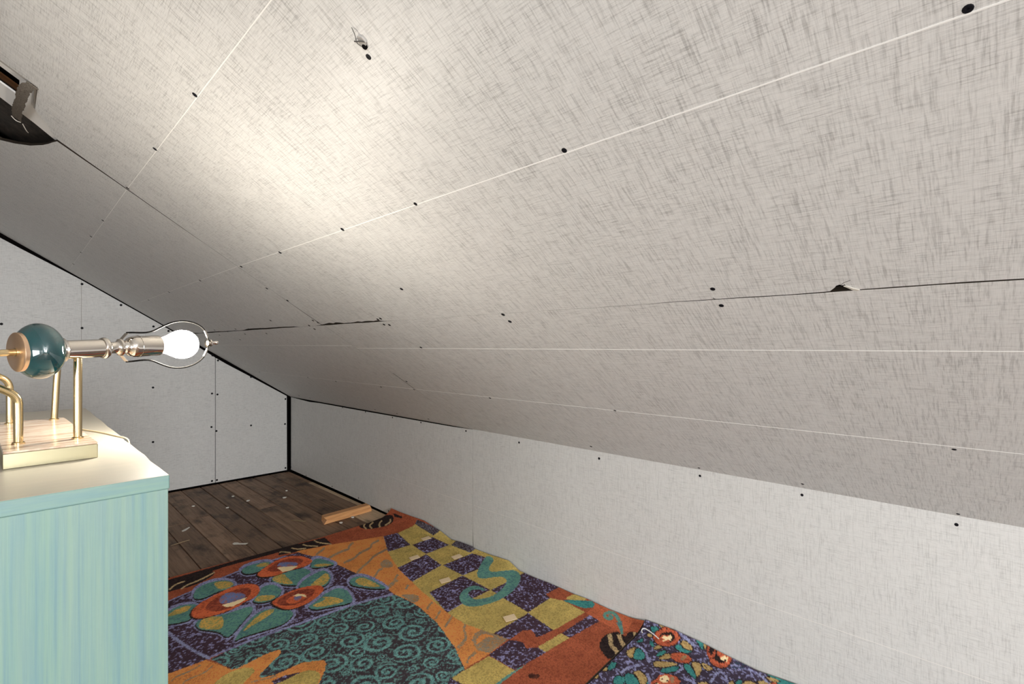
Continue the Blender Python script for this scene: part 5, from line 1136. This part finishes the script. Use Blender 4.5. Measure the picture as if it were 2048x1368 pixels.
lpart('globe', lathe(at(-.0560), AX, [(.0335 * math.sin(a), R0 * math.cos(a)) for a in [math.radians(d_) for d_ in range(-50, 66, 5)]], 48), M['globe'])
lpart('stem_tube', lathe(at(-.0250), AX, [(0, .010), (.001, .0200), (.004, .0215), (.006, .0195), (.0065, .0172), (.0625, .0172), (.063, .0192), (.066, .0205), (.069, .0205), (.072, .0185), (.0725, .012)], 40), M['chrome'])
lpart('neck', lathe(at(.046), AX, [(0, .0155), (.003, .0130), (.008, .0112), (.016, .0112), (.0195, .0135), (.021, .0165), (.0245, .0170), (.0262, .0145), (.027, .008)], 36), M['chrome'])
lpart('socket', lathe(at(.0715), AX, [(0, .010), (.004, .0130), (.009, .0140), (.012, .0180), (.019, .0205), (.022, .0212), (.067, .0212), (.0695, .0205), (.070, .0165)], 40), M['chrome'])
lpart('socket_ridge', lathe(at(.1005), AX, [(0, .0210), (.0005, .0222), (.002, .0222), (.0025, .0210)], 40), M['chrome'])
# bulb
pb = [(0, .0135), (.004, .0160), (.012, .0178), (.020, .0208), (.028, .0250), (.036, .0288), (.044, .0309), (.050, .0312), (.056, .0306), (.062, .0288), (.068, .0255), (.073, .0210), (.077, .0150), (.0795, .0080), (.080, .001)]
lpart('bulb', lathe(at(.1405), AX, pb, 40), M['bulb'])
# harp: saddle, wire bow and finial
a_, s_, u_ = frame(AX)
tilt = math.radians(7)
hu = u_ * math.cos(tilt) + s_ * math.sin(tilt)
saddle = [(-.0295, .088), (-.0290, .080), (-.016, .0705), (.016, .0705), (.0280, .080), (.0280, .088)]
v, f = [], []
for (h_, d_) in saddle:
    for w_ in (-.006, .006):
        for th_ in (0, .0016):
            v.append(at(d_ + th_) + hu * h_ + s_ * w_)
for k in range(len(saddle) - 1):
    b0, b1 = 4 * k, 4 * k + 4
    f += [[b0, b0 + 2, b1 + 2, b1], [b0 + 1, b1 + 1, b1 + 3, b0 + 3], [b0, b1, b1 + 1, b0 + 1], [b0 + 2, b0 + 3, b1 + 3, b1 + 2]]
f += [[0, 1, 3, 2], [len(v) - 4, len(v) - 2, len(v) - 1, len(v) - 3]]
lpart('harp_saddle', (v, f), M['chrome'], smooth=False)
for sg in (1, -1):
    off = [(.080, .0275), (.090, .0280), (.112, .0265), (.128, .0285), (.148, .0395), (.170, .0490), (.196, .0510), (.222, .0440), (.240, .0300), (.2475, .0120), (.2480, .0020)]
    lpart('harp_wire', tube(smooth_path([at(d_) + hu * (sg * h_ + (.001 if sg > 0 else -.002)) for d_, h_ in off], 3), .0018, 10), M['steel_wire'])
    p0, p1 = at(.2395) + hu * sg * .0300, at(.2468) + hu * sg * .0135
    lpart('harp_ferrule', tube([p0, (p0 + p1) / 2, p1], .0027, 10), M['chrome'])
lpart('finial', lathe(at(.2425), AX, [(0, .0050), (.0015, .0080), (.004, .0080), (.0045, .0055), (.008, .0055), (.0085, .0085), (.0115, .0085), (.012, .0034), (.022, .0034), (.0235, .0045), (.028, .0040), (.0295, .0010)], 20), M['chrome'])
# cord
cp = [(.113, 1.600, DH + .0016), (.121, 1.555, DH + .0018), (.150, 1.468, DH + .0018), (.170, 1.375, DH + .0019), (.1785, 1.335, DH + .0024), (.1825, 1.318, DH - .004), (.1832, 1.312, DH - .06), (.1830, 1.330, DH - .40), (.1840, 1.345, .30), (.186, 1.35, .03), (.1885, 1.42, .0035), (.189, 1.60, .0032)]
cord = mesh_obj('power_cord', *tube(smooth_path(cp, 3), .0017, 8), M['cable'], None, True)
tag(cord, 'thin cream power cord trailing over the edge of the teal dresser', 'cord')

# ------------------------------------------------------------------ wood offcut
v, f = [], []
L_, W_, H_ = .350, .090, .044
nx_ = 6
prof = [(-W_ / 2, 0), (W_ / 2, 0), (W_ / 2, H_ * .72), (W_ * .30, H_), (-W_ * .34, H_), (-W_ / 2, H_ * .62)]
for i in range(nx_ + 1):
    x = -L_ / 2 + L_ * i / nx_
    for k, (py, pz) in enumerate(prof):
        dx = 0
        if i == 0: dx = (-.018, .010, .016, .004, -.012, .006)[k]
        if i == nx_: dx = (.0, .012, .010, -.004, -.008, -.004)[k]
        v.append((x + dx, py, pz))
n = len(prof)
for i in range(nx_):
    for k in range(n):
        j = (k + 1) % n
        f.append([i * n + k, (i + 1) * n + k, (i + 1) * n + j, i * n + j])
f += [list(range(n)), [nx_ * n + k for k in range(n)][::-1]]
blk = mesh_obj('wood_offcut', v, f, M['pine'], None, matrix=Matrix.Translation((1.672, 3.262, .0006)) @ Matrix.Rotation(math.radians(3), 4, 'Z'))
bevel(blk, .0025, 2)
tag(blk, 'short orange-brown wooden offcut with a split end lying on the floorboards', 'wood block')

# ------------------------------------------------------------------ paper tags on the checkerboard
for (x, y, rz, lab) in ((1.800, 2.495, -.2, 'cream paper tag on the checkerboard square nearest the curled carpet corner'),
                        (1.591, 2.315, -.25, 'cream paper tag on the checkerboard beside the grey patch in the orange band'),
                        (1.765, 2.155, -.2, 'cream paper tag on the checkerboard by the seam of the knee wall'),
                        (1.545, 1.980, -.35, 'cream paper tag with red print beside the hooked end of the teal curl'),
                        (1.529, 1.504, -.45, 'cream paper tag on the checkerboard beside the rust-coloured wavy stripe')):
    z_ = TH + .0040
    r = empty('paper_tag', (x, y, z_ - .003), rz)
    v, f = box(-.026, .026, -.021, .021, 0, .0016)
    for i in range(len(v)): v[i] = (v[i][0], v[i][1], v[i][2] + .004 * (v[i][0] / .026) ** 2 * (1 if v[i][0] > 0 else 0) + .0012)
    card = mesh_obj('card', v, f, M['card'], r)
    v, f = box(-.020, .004, .000, .012, .0026, .0033)
    mesh_obj('red_print', v, f, plain('red_print', (.42, .12, .05, 1), .7) if 'red_print' not in bpy.data.materials else bpy.data.materials['red_print'], card)
    tag(r, lab, 'paper tag', 'paper tags on the checkerboard')

# ------------------------------------------------------------------ litter on the boards
def scrap(name, pts, loc, rz, mat, label, cat, group=None, h=.002, bend=.004):
    v, f = prism(pts, 0, h)
    L = max(abs(p[0]) for p in pts)
    v = [(a, b, c_ + bend * (a / L) ** 2 * (1 if a > 0 else .2)) for a, b, c_ in v]
    o = mesh_obj(name, v, f, mat, None, matrix=Matrix.Translation((loc[0], loc[1], .0004)) @ Matrix.Rotation(rz, 4, 'Z'))
    return tag(o, label, cat, group)
scrap('paper_scrap', [(-.045, -.008), (-.030, -.016), (-.010, -.009), (.045, -.010), (.047, .008), (-.008, .008), (-.028, .015), (-.046, .010)], (.985, 3.264), -.95, M['scrap'], 'long torn white paper strip lying on the bare boards', 'paper scrap')
scrap('paper_scrap', [(-.034, -.004), (-.010, -.010), (.034, -.006), (.036, .002), (.004, .008), (-.020, .012)], (.812, 3.767), .75, M['scrap'], 'small pointed white paper scrap on the boards beside the dresser', 'paper scrap')
scrap('wood_shaving', [(-.050, -.006), (-.020, .004), (.015, .006), (.050, -.004), (.048, -.012), (.014, -.004), (-.022, -.006)], (.735, 3.543), .15, M['tan_scrap'], 'curved tan wood shaving on the boards beside the dresser', 'wood shaving')
scrap('wood_sliver', [(-.060, -.006), (.050, -.010), (.060, .004), (-.040, .010)], (1.397, 3.404), -1.1, M['tan_scrap'], 'pale broken wood sliver lying by the wooden offcut', 'wood sliver')
for (x, y) in ((.972, 4.276), (1.139, 4.056), (1.301, 4.126), (1.580, 3.162), (1.528, 4.001), (1.614, 4.182), (1.687, 3.205), (1.255, 4.33)):
    k = random.uniform(.8, 1.3)
    scrap('plaster_crumb', [(-.011 * k, -.006), (.002, -.009 * k), (.011 * k, -.002), (.007, .008 * k), (-.006, .007)], (x, y), random.uniform(0, 6), M['scrap'], 'tiny white plaster crumb scattered on the bare floorboards', 'crumb', 'plaster crumbs on the boards', .006, .0)

# ------------------------------------------------------------------ white wire between the carpets
wp = [(1.822, 1.030, .021), (1.832, 1.040, .026), (1.846, 1.036, .030), (1.847, 1.012, .026), (1.842, .985, .022), (1.838, .965, .017)]
o = mesh_obj('wire_piece', *tube(smooth_path(wp, 3), .0022, 10), M['wire'], None, True)
tag(o, 'bent piece of white wire lying where the two carpets meet', 'wire')
